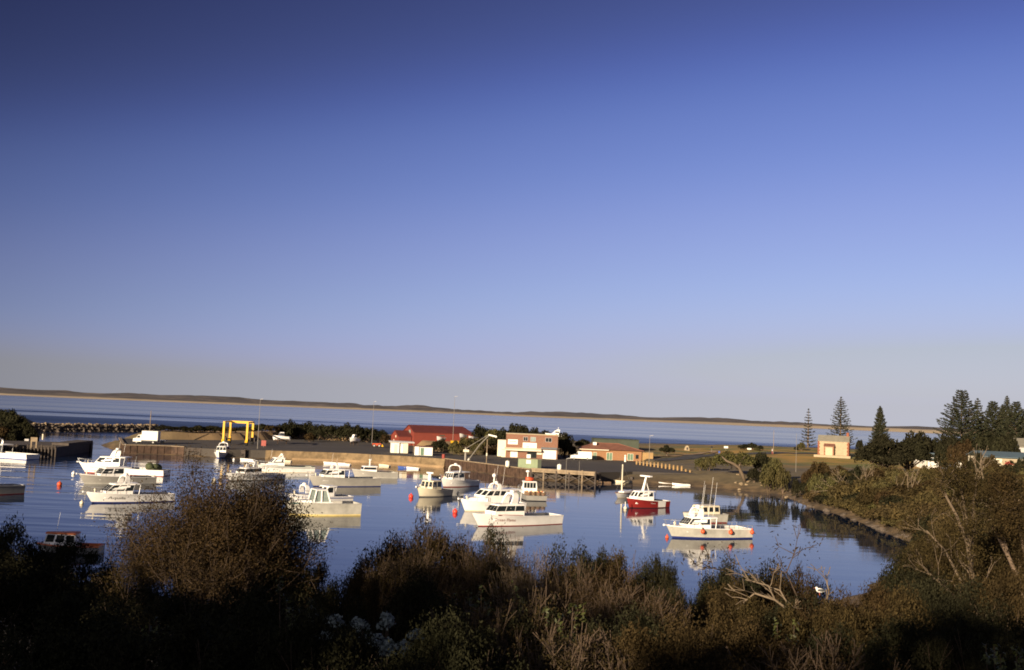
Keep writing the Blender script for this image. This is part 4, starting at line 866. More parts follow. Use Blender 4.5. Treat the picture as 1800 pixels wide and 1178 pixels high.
# white huts in front
f = Facade('white_hut', 'white flat-roofed hut with an open skillion roof before the small red shed', 'hut', 687,796,716,797.5,Qz, R(10))
t = f.t; box_part(t,'wall','iron_white',0,1.9,0,3,0,2.45); box_part(t,'wall','iron_white',1.95,2.85,.35,3,0,2.3); box_part(t,'wall','cream',2.9,f.w,.02,3,0,2.35)
m2 = MB(); m2.hexa([(-.5,-.5,2.5),(f.w+1.5,-.4,2.42),(f.w+1.5,3.2,2.6),(-.5,3.2,2.7),(-.5,-.5,2.6),(f.w+1.5,-.4,2.52),(f.w+1.5,3.2,2.7),(-.5,3.2,2.8)]); m2.build('roof', M['iron_white'], t)
box_part(t,'door','cream',.7,1.4,-.03,-.004,0,2.0); m2 = MB(); m2.tube([(f.w+1.3,-.2,0),(f.w+1.3,-.2,2.45)], .06, 5); m2.build('roof_post', M['timber'], t)
f = Facade('white_container', 'low white container hut with a dull red roof edge right of the white hut', 'hut', 728.5,800.2,759.5,801.6,Qz, R(6))
t = f.t; box_part(t,'wall','iron_white',0,1.0,0,2.4,0,1.95); box_part(t,'wall','iron_white',1.15,f.w,.1,2.4,0,1.85); box_part(t,'door','window_green',1.35,2.1,.06,.098,.05,1.7); box_part(t,'roof','red_roof',-.05,f.w+.05,-.05,2.5,1.96,2.06)
# green box hut and bowsers on the quay edge
f = Facade('green_hut', 'olive green flat-topped box hut on the quay with a white notice', 'hut', 910.5,822.5,944.5,824.5,Qz)
t = f.t; hh = 1.75; box_part(t,'wall','olive_box',0,f.w,0,2.2,0,hh); box_part(t,'end_wall','dark_roof',f.w+.004,f.w+.7,.05,2.2,0,hh); box_part(t,'roof','timber',-.05,f.w+.75,-.05,2.3,hh+.004,hh+.07); f.panel('notice',925,809,933,815.5,'iron_white',.03)
for i in range(1,6): box_part(t,'panel_batten','olive_box',f.w*i/6-.02,f.w*i/6+.02,-.02,-.004,.02,hh-.02)
def bowser(px, py, lab):
    p = W(px,py,Qz); t = thing('bowser', lab, 'tank', tuple(p)); m2 = MB(); m2.tube([(0,0,.12),(0,0,.2),(0,0,1.12),(0,0,1.24)], [.36,.42,.42,.30], 12); m2.build('tank', M['iron_white'], t, True); m2 = MB(); m2.prism([(-.3,-.3),(.3,-.3),(.3,.3),(-.3,.3)],0,.12); m2.build('plinth', M['concrete'], t); m2 = MB(); m2.tube([(0,0,1.24),(0,0,1.38)], .07, 6); m2.build('filler_cap', M['grey_wall'], t)
bowser(892,821.5,'white upright tank on the quay edge left of the green hut'); bowser(983,828,'white upright tank on the jetty edge right of the green hut')
# tiled brick house
f = Facade('tiled_house', 'long orange brick house with a brown tiled hip roof and green doors', 'house', 1022,806.8,1127,810.5,Qz, R(0))
t = f.t; w_ = f.w; he = 2.45; hm = MB(); box_part(t,'wall','orange_brick',0,w_,0,8,0,he)
rf = MB(); o_ = .55; P0 = [(-o_,-o_,he),(w_+o_,-o_,he),(w_+o_,8+o_,he),(-o_,8+o_,he)]; Rg = [(3.2,4,he+1.45),(w_-5.2,4,he+1.45)]
rf.add(P0+Rg, [(0,1,5,4),(1,2,5),(2,3,4,5),(3,0,4),(0,3,2,1)]); rf.build('roof', M['tile_roof'], t); m2 = MB(); m2.tube([Rg[0], Rg[1]], .13, 6); m2.tube([P0[1], Rg[1]], .10, 5); m2.tube([P0[0], Rg[0]], .10, 5); m2.build('ridge_tiles', M['tile_roof'], t)
m2 = MB(); m2.box(-o_-.02,w_*.45,-o_-.05,-o_+.0,he-.16,he+.02); m2.build('gutter', M['cream'], t)
for (a,b,c,d_) in ((1043,795.5,1048,807),(1066.5,796,1075.5,808)): f.panel('door',a,b,c,d_,'window_green',.04,framed='cream')
f.panel('window',1103,797.5,1112,808.5,'window_green',.04,framed='cream'); f.panel('doorway',1117,799,1122,806,'glass',.03); f.panel('roof_vent',1044,778,1050,783,'iron_white',-2.0,3.0)
p = W(1127.6,811,Qz); t = thing('plywood_shed','square tan plywood shed joined to the right end of the tiled house','shed',tuple(p)); k = p.y/F
box_part(t,'wall','plywood',0,20*k,0,3,0,15.5*k); m2 = MB()
for i in range(1,5): m2.box(4*i*k-.03,4*i*k+.03,-.03,-.004,.05,15.4*k)
m2.build('batten', M['plywood'], t); box_part(t,'roof','timber',-.05,20*k+.05,-.05,3.1,15.5*k+.004,15.5*k+.08)
t = thing('dark_shed','dark green flat-walled shed standing behind the tiled house','shed',(P(1043,800,285).x,285,Qz),0); k = 285/F
zt = P(1043,771.5,285).z-Qz; box_part(t,'wall','dark_roof',0,79*k,0,8,0,zt); box_part(t,'roof','dark_roof',-.2,79*k+.2,-.2,8.2,zt+.004,zt+.15)
# sandstone customs house on the green
cy = 272; A = P(1437.5,799,cy); zg = A.z; k = cy/F
t = thing('sandstone_house','small cream stone house with red brick corners on the green','house',(A.x,cy,zg),R(-22)); w_ = 47.5*k/math.cos(R(22)); dp = 5.0; he = 24*k; zr = 33.5*k
gable(t,0,w_,0,dp,-.8,he,zr,'sandstone','slate_roof',over=.12)
for (x0, x1, y0, y1) in ((-.06,.5,-.06,-.004),(w_-.5,w_+.06,-.06,-.004),(w_+.004,w_+.06,0,.5),(w_+.004,w_+.06,dp-.5,dp)):
    for i in range(8):
        in_ = .16 if i % 2 else 0; zz = i*he/8
        box_part(t,'quoin','quoin',x0,x1-(in_ if x0 < .1 else 0) if x0 < w_/2 else x1,y0,y1,zz+.01,zz+he/8-.02) if x0 < w_/2 else box_part(t,'quoin','quoin',x0+(in_ if x1-x0 > .3 else 0),x1,y0,y1 if x1-x0 > .3 else y1-in_,zz+.01,zz+he/8-.02)
box_part(t,'porch_wall','sandstone',1.75,4.25,-1.6,-.01,-.4,2.35)
for (x0,x1) in ((1.69,2.02),(3.98,4.31)):
    for i in range(6): box_part(t,'quoin','quoin',x0,x1-(.1 if i % 2 else 0),-1.66,-1.604,i*.38,i*.38+.34)
m2 = MB(); m2.hexa([(1.6,-1.8,2.3),(4.4,-1.8,2.3),(4.4,.0,3.0),(1.6,.0,3.0),(1.6,-1.8,2.4),(4.4,-1.8,2.4),(4.4,.0,3.1),(1.6,.0,3.1)]); m2.build('porch_roof', M['tile_roof'], t)
box_part(t,'porch_door','door_buff',2.15,3.85,-1.63,-1.604,0,1.95); box_part(t,'end_parapet','slate_roof',w_+.07,w_+.2,.1,dp-.1,he-.3,he+.2); box_part(t,'chimney','quoin',w_-.75,w_-.15,dp*.45,dp*.65,zr-.4,zr+1.0)
pv = MB(); pv.box(-.8,w_+.6,-2.8,-.02,-.6,.02); pv.build('paved_apron', M['sandstone'], t)
# buildings at right
f = Facade('white_house','white house with a blue-grey flat roof showing behind the dark bushy tree','house',1628,825,1690,827.5,3.0); t = f.t; w_ = f.w; k = f.k
box_part(t,'wall','iron_white',0,w_,0,8,0,2.3); box_part(t,'upper_wall','iron_white',1.0,w_,3,8,2.6,3.55); m2 = MB(); m2.box(-.6,w_+.5,-1.3,8.2,2.32,2.58); m2.build('roof', M['blue_roof'], t); m2 = MB(); m2.box(.6,w_+.3,2.4,8.2,3.56,3.75); m2.build('upper_roof', M['blue_roof'], t)
for x in (1.6,4.0,6.2): box_part(t,'window','glass',x+.9,x+1.7,2.96,2.996,2.7,3.4)
box_part(t,'window','glass',3.2,5.0,-.05,-.004,.6,1.9); m2 = MB(); m2.tube([(-.5,-1.2,0),(-.5,-1.2,2.31)], .08, 6); m2.build('verandah_post', M['cream'], t)
zb_ = 5.0; yb_ = 190; A = P(1728,812,yb_); t = thing('motel_building','long low building with blue-grey iron roof at the right edge','building',(A.x,yb_,A.z-1.2),R(-6)); k = yb_/F
box_part(t,'wall','cream',0,14,.6,8,0,2.1); m2 = MB(); m2.hexa([(-.3,-.1,2.12),(15,-.1,2.12),(15,4.3,3.1),(-.3,4.3,3.1),(-.3,-.1,2.25),(15,-.1,2.25),(15,4.3,3.22),(-.3,4.3,3.22)]); m2.hexa([(-.3,4.3,3.1),(15,4.3,3.1),(15,8.6,2.12),(-.3,8.6,2.12),(-.3,4.3,3.22),(15,4.3,3.22),(15,8.6,2.25),(-.3,8.6,2.25)]); m2.build('roof', M['blue_roof'], t)
A = P(1762,820,176); k = 176/F; t = thing('picture_sign','white signboard with a red domed emblem below the blue-grey roof','sign',(A.x,176,A.z),R(-4)); zz = 13*k
m2 = MB(); m2.prism([(0,0),(28*k,0),(28*k,.08),(0,.08)],0,zz); m2.build('board', M['sandstone'], t)
em = MB(); pts = [(3.5*k+(16*k)*i/12, .30*zz+.42*zz*math.sin(math.pi*min(1,max(0,(i+.3)/12.6)))**.6) for i in range(13)]; V = [(x,-.03,z) for x, z in pts]+[(x,-.03,.26*zz) for x, z in pts]; V += [(a,-.004,c) for a,b,c in V]
em.add(V, [tuple(list(range(13))+list(range(25,12,-1))), tuple(list(range(38,51))[::-1]+list(range(26,39)))]); em.build('emblem', M['dull_red'], t)
for x in (2*k,26*k): m2 = MB(); m2.box(x-.06,x+.06,.09,.2,-3.0,zz*.9); m2.build('post', M['timber'], t)
A = P(1778,795,225); t = thing('grey_house','grey rendered house with shallow iron roof at the far right edge','house',(A.x,225,A.z-2.5),R(-12)); gable(t,0,13,0,9,0,3.9,5.6,'grey_wall','slate_roof',over=.4); box_part(t,'window','glass',3,4.6,-.05,-.004,1.6,2.8)
# memorial cairn, small signs, bollards
cy = 300; A = P(1202,796.5,cy); k = cy/F; t = thing('stone_memorial','pale tapered stone memorial with an arched niche above the sea','monument',(A.x,cy,A.z))
m2 = MB(); pts = [(0,-.6),(0,0),(.25,1.3),(.55,2.0),(.95,2.3),(1.35,2.1),(1.6,1.3),(1.85,0),(1.85,-.6)]
V = [(x,0,z) for x, z in pts]+[(x,.9,z) for x, z in pts]; n_ = len(pts); m2.add(V, [tuple(range(n_)), tuple(reversed(range(n_,2*n_)))]+[(i,n_+i,n_+(i+1) % n_,(i+1) % n_) for i in range(n_)]); m2.build('cairn', M['sandstone'], t)
m2 = MB(); m2.prism([(.75,-.012),(1.3,-.012),(1.3,-.003),(.75,-.003)],1.0,1.75); m2.build('plaque', M['dark_timber'], t); box_part(t,'step','sandstone',-.4,2.3,-.5,1.3,-.7,.12)
def post_sign(px, py, Y, h_, w2, hh, m_, lab, cat='sign', nm='sign_post', roundp=False):
    A = P(px, py, Y); gz = ground_z(A.x, Y); t = thing(nm, lab, cat, (A.x, Y, gz-.05)); m2 = MB(); m2.tube([(0,0,0),(0,0,h_+.05)], .05, 5); m2.build('post', M['lamp_steel'], t); m2 = MB()
    if roundp: m2.tube([(0,-.06,h_),(0,-.1,h_)], w2/2, 12)
    else: m2.box(-w2/2,w2/2,-.1,-.055,h_-hh/2,h_+hh/2)
    m2.build('sign_plate', M[m_], t)
post_sign(1251,791,292,1.6,.6,.6,'black','round black road sign on a thin post near the sea','sign','road_sign',True)
post_sign(1276,791,300,1.0,1.2,.6,'iron_white','wide white notice board on the grass by the sea','sign','notice_board')
post_sign(1264,799,265,1.1,.45,.5,'blue','small blue sign plate on a post beside the road','sign','road_sign')
post_sign(463,789,236,1.0,1.1,1.3,'dull_red','square red notice on a post at the quay edge left of centre','sign','notice_board')
post_sign(929,806.5,226,.9,.9,.9,'iron_white','square white notice standing before the brick building','sign','notice_board')
post_sign(1317,789,292,.8,1.2,.45,'iron_white','low white notice between the seaside shrubs','sign','notice_board')
a = W(1119,816.5,Qz); b = W(1213,830,Qz)
for i in range(15):
    p = a.lerp(b, i/14); t = thing('bollard','', 'bollard',(p.x,p.y,ground_z(p.x,p.y)-.05),rnd.uniform(0,1),'timber bollards along the edge of the car park')
    hh = rnd.uniform(.95,1.15); m2 = MB(); m2.prism([(.2*math.cos(q_),.2*math.sin(q_)) for q_ in [2*math.pi*j/8 for j in range(8)]],0,hh); m2.build('timber_post', M['plywood'], t); m2 = MB(); m2.tube([(0,0,hh-.2),(0,0,hh-.1)], .215, 8); m2.build('band', M['pot_wood'], t)
    words_ = ['first','second','third','fourth','fifth','sixth','seventh','eighth','ninth','tenth','eleventh','twelfth','thirteenth','fourteenth','fifteenth']
    t['label'] = words_[i]+' tan timber bollard of the row counting from the tiled house'
t = thing('edge_rail','low timber rail joining the first bollards beside the tiled house','rail',tuple(a+Vector((0,.35,-.05)))); d = a.lerp(b,.42)-a; m2 = MB(); m2.tube([(0,0,.6),(d.x,d.y,.6)], .08, 5); m2.build('rail', M['timber'], t)
for i in range(4): m2 = MB(); m2.tube([(d.x*i/3,d.y*i/3,0),(d.x*i/3,d.y*i/3,.62)], .08, 5); m2.build('post', M['timber'], t)
p = W(1099,812,Qz); t = thing('white_pillar','white painted pillar with a knob top on the forecourt before the tiled house','pillar',tuple(p)); m2 = MB(); m2.tube([(0,0,0),(0,0,1.2)], .24, 10); m2.build('shaft', M['iron_white'], t); m2 = MB(); m2.ball((0,0,1.42), .26, 10, 6); m2.build('knob', M['iron_white'], t, True)
# light poles
def pole(px, py, top_px, top_py, lab, m_='lamp_steel', z=Qz, r_=.075, Y=None, arm=True):
    b_ = P(px, py, Y) if Y else W(px, py, z); gz = ground_z(b_.x, b_.y); tp = P(top_px, top_py, b_.y); t = thing('light_pole', lab, 'light pole', (b_.x, b_.y, gz-.05), 0, 'light poles on the quay and green'); h_ = tp.z-gz
    m2 = MB(); m2.tube([(0,0,0),(0,0,h_+.05)], [r_, r_*.5], 7); m2.build('shaft', M[m_], t)
    if arm: m2 = MB(); m2.tube([(0,0,h_),(.5,-.3,h_+.12)], .05, 5); m2.box(.35,.75,-.45,-.25,h_+.08,h_+.17); m2.build('lamp_head', M['grey_wall'], t)
pole(452.5,789,457,702,'tall steel light pole at the quay edge right of the yellow boat lift')
pole(654,772,655,706,'tall steel light pole standing behind the open yard left of the red sheds', Y=285)
pole(796,775,797.5,697,'tall steel light pole in front of the right half of the big red shed', Y=275)
pole(262.5,767,264.5,722,'leaning timber pole behind the white truck at the harbour mouth','timber', Y=250, r_=.14, arm=False)
pole(1141,811,1141.5,766,'thin steel pole in front of the plywood shed', Y=228, r_=.07)
pole(1359.5,797,1360.5,756,'pale timber pole on the road across the green','timber', Y=285, r_=.09, arm=False)
pole(1399,826,1401,762,'thin pole on the lawn left of the sandstone house', Y=205, r_=.05, arm=False)
pole(995,833,996,806,'short dark lamp post on the jetty edge right of the brick building', z=Qz, r_=.06)
pole(1018,833,1018,811,'short pole on the quay beneath the white van', z=Qz, r_=.05, arm=False)
# jib crane
p = W(818,809.5,Qz); k = p.y/F; t = thing('jib_crane','grey jib crane with a lattice boom on the quay edge','crane',tuple(p))
m2 = MB(); m2.tube([(0,0,0),(0,0,22*k)], .24, 8); m2.build('mast', M['lamp_steel'], t); hx, hz_ = 40*k, 46*k
m2 = MB()
for dy in (-.25,.25): m2.tube([(.8,dy,3*k),(hx*.6,dy,hz_*.62),(hx,dy*.6,hz_*.99)], .11, 5); m2.tube([(.2,dy,22*k),(hx*.95,dy*.6,hz_)], .06, 4)
for i in range(8): u = i/8; m2.tube([(.8+(hx-.8)*u,-.25,3*k+(hz_-3*k)*u),(.8+(hx-.8)*(u+.09),.25,3*k+(hz_-3*k)*(u+.09))], .05, 4)
m2.build('boom', M['lamp_steel'], t); m2 = MB(); m2.hexa([(hx-.2,-.35,hz_-.1),(hx+1.6,-.3,hz_-.5),(hx+1.6,.3,hz_-.5),(hx-.2,.35,hz_-.1),(hx-.2,-.35,hz_+.2),(hx+1.6,-.3,hz_-.15),(hx+1.6,.3,hz_-.15),(hx-.2,.35,hz_+.2)]); m2.build('boom_head', M['iron_white'], t)
m2 = MB(); m2.box(-.5,.7,-.5,.5,15*k,19*k); m2.build('winch_box', M['cream'], t); m2 = MB(); m2.tube([(.6,0,0),(.9,0,4*k)], .3, 6); m2.build('boom_foot', M['lamp_steel'], t)
p = W(855,814.5,Qz); t = thing('steel_post','tall thin timber post with a white band near the jib crane','post',tuple(p)); m2 = MB(); m2.tube([(0,0,0),(0,0,4.9)], .1, 6); m2.build('shaft', M['timber'], t); m2 = MB(); m2.tube([(0,0,1.5),(0,0,2.1)], .14, 6); m2.build('band', M['cream'], t)
# yellow travelling boat lift
p = W(392,782,Qz); k = p.y/F; t = thing('boat_lift','bright yellow four-legged travelling boat lift on rubber wheels','boat lift',tuple(p),0); w_ = 41*k; dp = 9.5; h_ = 41*k; ox = -1.1
def leg(x, y): m2 = MB(); m2.tube([(x,y,1.0),(x,y,h_)], .34, 4); m2.build('leg', M['yellow_paint'], t)
for x, y in ((0,0),(w_,0),(ox,dp),(w_+ox,dp)):
    leg(x, y)
    wl = MB(); wl.tube([(x-.25,y,.5),(x+.25,y,.5)], .5, 14); wo = wl.build('wheel', M['tyre'], t); hb_ = MB(); hb_.tube([(x-.27,y,.5),(x+.27,y,.5)], .22, 10); hb_.build('hub', M['yellow_paint'], wo)
    m2 = MB(); m2.hexa([(x-.3,y-.75,.75),(x+.3,y-.75,.75),(x+.3,y+.75,.75),(x-.3,y+.75,.75),(x-.3,y-.35,1.4),(x+.3,y-.35,1.4),(x+.3,y+.35,1.4),(x-.3,y+.35,1.4)]); m2.build('wheel_fork', M['yellow_paint'], t)
m2 = MB(); m2.tube([(ox,dp,h_-.25),(w_+ox,dp,h_-.25)], .42, 4); m2.build('cross_beam', M['yellow_paint'], t)
for x in (0, w_):
    m2 = MB(); m2.tube([(x,-.2,h_-.15),(x+ox,dp+.2,h_-.15)], .22, 4); m2.build('top_beam', M['yellow_paint'], t); m2 = MB(); m2.tube([(x,0,1.2),(x+ox,dp,1.2)], .2, 4); m2.build('side_beam', M['dark_timber'], t)
    for u in (.3,.7): m2 = MB(); m2.tube([(x+ox*u,dp*u,h_-.2),(x+ox*u+(.6 if x == 0 else -.6),dp*u,1.9)], .05, 4); m2.build('sling', M['dark_timber'], t)
m2 = MB(); m2.box(w_+.35,w_+1.5,1.5,3.5,1.0,1.9); m2.build('engine_box', M['dark_timber'], t)
# vehicles
def wheels(t, xs, y0, y1, r_):
    for x in xs:
        for y in (y0, y1): m2 = MB(); m2.tube([(x,y-.11,r_),(x,y+.11,r_)], r_, 14); o = m2.build('wheel', M['tyre'], t); m3 = MB(); m3.tube([(x,y-.12,r_),(x,y+.12,r_)], r_*.55, 10); m3.build('rim', M['grey_wall'], o)
def van(px, py, lab, Y=None, rz=0., L_=5.2, h_=2.1, box=False, z=Qz, m_='iron_white', nm='van', cat='van'):
    p = W(px, py, z); t = thing(nm, lab, cat, tuple(p), rz); wd = 1.9
    if not box:
        m2 = MB(); pr = [(0,.35),(.05,1.0),(.9,1.15),(1.7,h_-.05),(2.0,h_),(L_-.1,h_),(L_,h_-.2),(L_,.35)]
    else:
        m2 = MB(); pr = [(0,.4),(.05,1.1),(.75,1.25),(1.15,1.95),(1.9,2.0),(1.9,.4)]
    n_ = len(pr); m2.add([(x,0,z_) for x, z_ in pr]+[(x,wd,z_) for x, z_ in pr], [tuple(range(n_)), tuple(reversed(range(n_,2*n_)))]+[(i,n_+i,n_+(i+1) % n_,(i+1) % n_) for i in range(n_)]); m2.build('body' if not box else 'cab', M[m_], t)
    if box: box_part(t,'cargo_box',m_,1.98,L_,-.1,wd+.1,.75,h_); box_part(t,'chassis','black',1.6,L_-.05,.2,wd-.2,.45,.74)
    for s, y in ((-1,-.012),(1,wd+.004)):
        m2 = MB(); q = [(.98,1.2),(1.72,1.2),(1.72,h_-.25 if not box else 1.8),(1.5,h_-.25 if not box else 1.8)] if not box else [(.85,1.28),(1.6,1.28),(1.6,1.8),(1.18,1.8)]
        m2.add([(x,y,z_) for x, z_ in q]+[(x,y+.008,z_) for x, z_ in q], [(0,1,2,3),(7,6,5,4),(0,4,5,1),(1,5,6,2),(2,6,7,3),(3,7,4,0)]); m2.build('side_window', M['glass'], t)
    a_, b_ = (pr[2], pr[3]); m2 = MB(); m2.hexa([(a_[0]+.05-.012,.15,a_[1]+.08),(a_[0]+.05-.012,wd-.15,a_[1]+.08),(b_[0]-.08-.012,wd-.2,b_[1]-.1),(b_[0]-.08-.012,.2,b_[1]-.1)]+[(a_[0]+.05-.03,.15,a_[1]+.1),(a_[0]+.05-.03,wd-.15,a_[1]+.1),(b_[0]-.08-.03,wd-.2,b_[1]-.08),(b_[0]-.08-.03,.2,b_[1]-.08)]); m2.build('windscreen', M['glass'], t)
    wheels(t, (.85, L_-1.0), .12, wd-.12, .36); return t
van(1003,808,'white van parked nose left beside the tiled house',L_=5.0,h_=2.0)
van(233,779,'white box truck parked nose left on the quay end',rz=R(2),L_=5.6,h_=2.9,box=True,nm='box_truck',cat='truck')
t = thing('trailer','small white boat trailer behind the box truck','trailer',tuple(W(277,778.5,Qz)),0); box_part(t,'bed','iron_white',0,1.8,0,1.2,.5,.72); wheels(t,(.9,),.1,1.1,.28)
# craft stored ashore
def ashore(px, py, Y, L_, lab, hull, rz, cab=True, up=.9):
    A = P(px, py, Y); gz = ground_z(A.x, Y); t = thing('stored_boat', lab, 'boat', (A.x, Y, gz-.05), rz, 'boats stored ashore'); m2 = MB(); N = 10; b_ = L_*.19
    for s in (1,-1):
        V = []; Fc = []
        for i in range(N+1):
            u = i/N; hb_ = b_*(1-max(0,(u-.45)/.55)**2.3*.97); V += [(L_*u*.93,0,up),(L_*u*.96,s*hb_*.85,up+.45),(L_*u,s*hb_,up+1.0+.35*u*u)]
        for i in range(N):
            for j in range(2): Fc.append((3*i+j,3*i+j+1,3*i+4+j,3*i+3+j))
        m2.add(V, Fc)
    m2.add([(0,-b_*.85,up+.45),(0,0,up),(0,b_*.85,up+.45),(0,b_,up+1.0),(0,-b_,up+1.0)], [(0,1,2,3,4)]); m2.build('hull', M[hull], t, False)
    dk = MB(); V = []
    for i in range(N+1): u = i/N; hb_ = b_*(1-max(0,(u-.45)/.55)**2.3*.97); V += [(L_*u,hb_*.97,up+.98+.35*u*u),(L_*u,-hb_*.97,up+.98+.35*u*u)]
    dk.add(V, [(2*i,2*i+1,2*i+3,2*i+2) for i in range(N)]); dk.build('deck', M['white'], t)
    if cab:
        c_ = MB(); c_.hexa([(L_*.35,-b_*.65,up+.95),(L_*.72,-b_*.5,up+1.1),(L_*.72,b_*.5,up+1.1),(L_*.35,b_*.65,up+.95),(L_*.37,-b_*.55,up+2.1),(L_*.56,-b_*.5,up+2.1),(L_*.56,b_*.5,up+2.1),(L_*.37,b_*.55,up+2.1)]); co = c_.build('cabin', M['white'], t)
        for s in (-1,1): g_ = MB(); g_.hexa([(L_*.39,s*b_*.64-.02,up+1.5),(L_*.58,s*b_*.57-.02,up+1.5),(L_*.58,s*b_*.57+.02,up+1.5),(L_*.39,s*b_*.64+.02,up+1.5),(L_*.39,s*b_*.6-.02,up+1.9),(L_*.55,s*b_*.55-.02,up+1.9),(L_*.55,s*b_*.55+.02,up+1.9),(L_*.39,s*b_*.6+.02,up+1.9)]); g_.build('window', M['glass'], co)
    for x in (L_*.2, L_*.7):
        for s in (-1,1): m2 = MB(); m2.tube([(x,s*b_*.8,0),(x,s*b_*.55,up+.4)], .07, 5); m2.build('cradle_leg', M['rust_steel'], t)
    m2 = MB(); m2.box(L_*.05,L_*.9,-.12,.12,up-.2,up+.1); m2.build('cradle_beam', M['rust_steel'], t); return t
ashore(510,774,262,4.6,'white cabin boat on a cradle before the dune left of the yard','white',R(200))
ashore(630,776,268,3.6,'white boat standing end-on ashore at the back of the yard','white',R(238))
ashore(780,778,262,3.4,'white boat on a cradle ashore before the middle of the red shed','white',R(240),False,1.2)
ashore(818,772,270,3.4,'upper white hull ashore before the right end of the red shed','white',R(245),False,1.9)
ashore(836,776,262,3.6,'lower white hull ashore at the right end of the red shed','white',R(240),False,1.6)
b_ = ashore(997,788,266,6.0,'white flybridge boat ashore showing above the brick building roof','white',R(178),True,3.2)
m2 = MB(); m2.tube([(2.6,0,5.2),(2.5,0,6.2)], .05, 5); m2.box(2.1,3.0,-.5,.5,5.25,5.55); m2.build('flybridge', M['white'], b_)
A = P(794,779,258); t = thing('yellow_crate','ochre yellow storage crate against the red shed','crate',(A.x,258,ground_z(A.x,258)-.05),R(15)); box_part(t,'crate_body','yellow_paint',0,1.8,0,1.4,0,1.5); box_part(t,'crate_lid','yellow_paint',-.05,1.85,-.05,1.45,1.505,1.6)
A = P(837,777,256); t = thing('cream_crate','cream storage crate at the right of the stored hulls','crate',(A.x,256,ground_z(A.x,256)-.05),R(-10)); box_part(t,'crate_body','sandstone',0,2.0,0,1.2,0,1.3); box_part(t,'crate_lid','cream',-.05,2.05,-.05,1.25,1.305,1.4)
A = P(655,778,262); t = thing('orange_loader','small orange loader parked by the red sheds','loader',(A.x,262,Qz),R(10)); box_part(t,'body','orange',0,2.2,0,1.1,.45,1.0); box_part(t,'cab','glass',.3,1.1,.1,1.0,1.0,1.75); m2 = MB(); m2.hexa([(2.3,0,.2),(2.9,0,.2),(2.9,1.1,.2),(2.3,1.1,.2),(2.5,0,.8),(2.6,0,.8),(2.6,1.1,.8),(2.5,1.1,.8)]); m2.build('bucket', M['yellow_paint'], t); wheels(t,(.45,1.75),.05,1.05,.42)
A = P(780,796,218); t = thing('red_drum','small red drum by the track left of the jib crane','drum',(A.x,218,ground_z(A.x,218)),0); m2 = MB(); m2.tube([(0,0,0),(0,0,.9)], .35, 12); m2.build('barrel', M['dull_red'], t); m2 = MB(); m2.tube([(0,0,.3),(0,0,.36)], .37, 12); m2.tube([(0,0,.6),(0,0,.66)], .37, 12); m2.build('hoop', M['dull_red'], t)
# road across the green, with its kerb of pale stone, and low walls
def strip(nm, pts, width, m_, dz=.03):
    V = []; Fc = []
    fine_ = []
    for a, b in zip(pts[:-1], pts[1:]):
        for i in range(8): fine_.append(tuple(np.array(a)*(1-i/8)+np.array(b)*i/8))
    fine_.append(pts[-1])
    for i, (x, y) in enumerate(fine_):
        x0, y0 = fine_[max(0,i-1)]; x1, y1 = fine_[min(len(fine_)-1,i+1)]; d = Vector((x1-x0,y1-y0,0)).normalized(); n_ = Vector((-d.y,d.x,0))
        for s in (-1,-.5,0,.5,1): q = Vector((x,y,0))+n_*s*width/2; V.append((q.x,q.y,hz(q.x,q.y)+dz+.06))
    for i in range(len(fine_)-1):
        for j in range(4): Fc.append((i*5+j,(i+1)*5+j,(i+1)*5+j+1,i*5+j+1))
    m2 = MB(); m2.add(V, Fc); return tag(m2.build(nm, M[m_]), kind='structure')
def gp(px, py, Y): q = P(px, py, Y); return (q.x, q.y)
strip('road', [gp(1150,812,236), gp(1190,810,246), gp(1230,802,262), gp(1270,797,275), gp(1330,794,284), gp(1420,791,292), gp(1520,790,300)], 5.5, 'road')
strip('track', [gp(1150,806,252), gp(1200,803,262), gp(1240,795,282), gp(1262,791,300)], 2.6, 'earth', .10)
# person walking on the green
def person(px, py, Y, lab):
    A = P(px, py, Y); gz = ground_z(A.x, Y); t = thing('person', lab, 'person', (A.x, Y, gz), R(60))
    def skin(nm, verts, edges, radii, m_):
        me = bpy.data.meshes.new(nm); me.from_pydata(verts, edges, []); o = link(nm, me, t); md = o.modifiers.new('skin', 'SKIN'); 
        for v, r_ in zip(me.skin_vertices[0].data, radii): v.radius = (r_, r_)
        me.skin_vertices[0].data[0].use_root = True
        sb = o.modifiers.new('s', 'SUBSURF'); sb.levels = sb.render_levels = 1
        dg = bpy.context.evaluated_depsgraph_get(); me2 = bpy.data.meshes.new_from_object(o.evaluated_get(dg)); o.modifiers.clear(); o.data = me2; me2.materials.clear()
        for q in m_: me2.materials.append(M[q])
        for pl_ in me2.polygons:
            z = pl_.center.z; pl_.material_index = 0 if z > 1.47 or (z < .98 and abs(pl_.center.x) > .24 and z > .7) else (1 if z > .95 else 2); pl_.use_smooth = True
        return o
    skin('body', [(0,0,.95),(0,0,1.15),(0,0,1.38),(0,0,1.50),(0,0,1.63),(0,0,1.74),(.2,0,1.38),(.27,.05,1.12),(.28,.18,.90),(-.2,0,1.38),(-.27,-.03,1.12),(-.28,.06,.88),(.10,0,.90),(.11,.16,.50),(.11,.10,.08),(.11,.28,.04),(-.10,0,.90),(-.11,-.10,.50),(-.11,-.30,.10),(-.11,-.14,.04)],
        [(0,1),(1,2),(2,3),(3,4),(4,5),(2,6),(6,7),(7,8),(2,9),(9,10),(10,11),(0,12),(12,13),(13,14),(14,15),(0,16),(16,17),(17,18),(18,19)],
        [.15,.14,.15,.06,.10,.09,.08,.05,.035,.08,.05,.035,.10,.07,.05,.04,.10,.07,.05,.04], ['skin','shirt','trousers'])
person(1357.5,800,283,'person in a white top and dull red trousers walking on the grass')
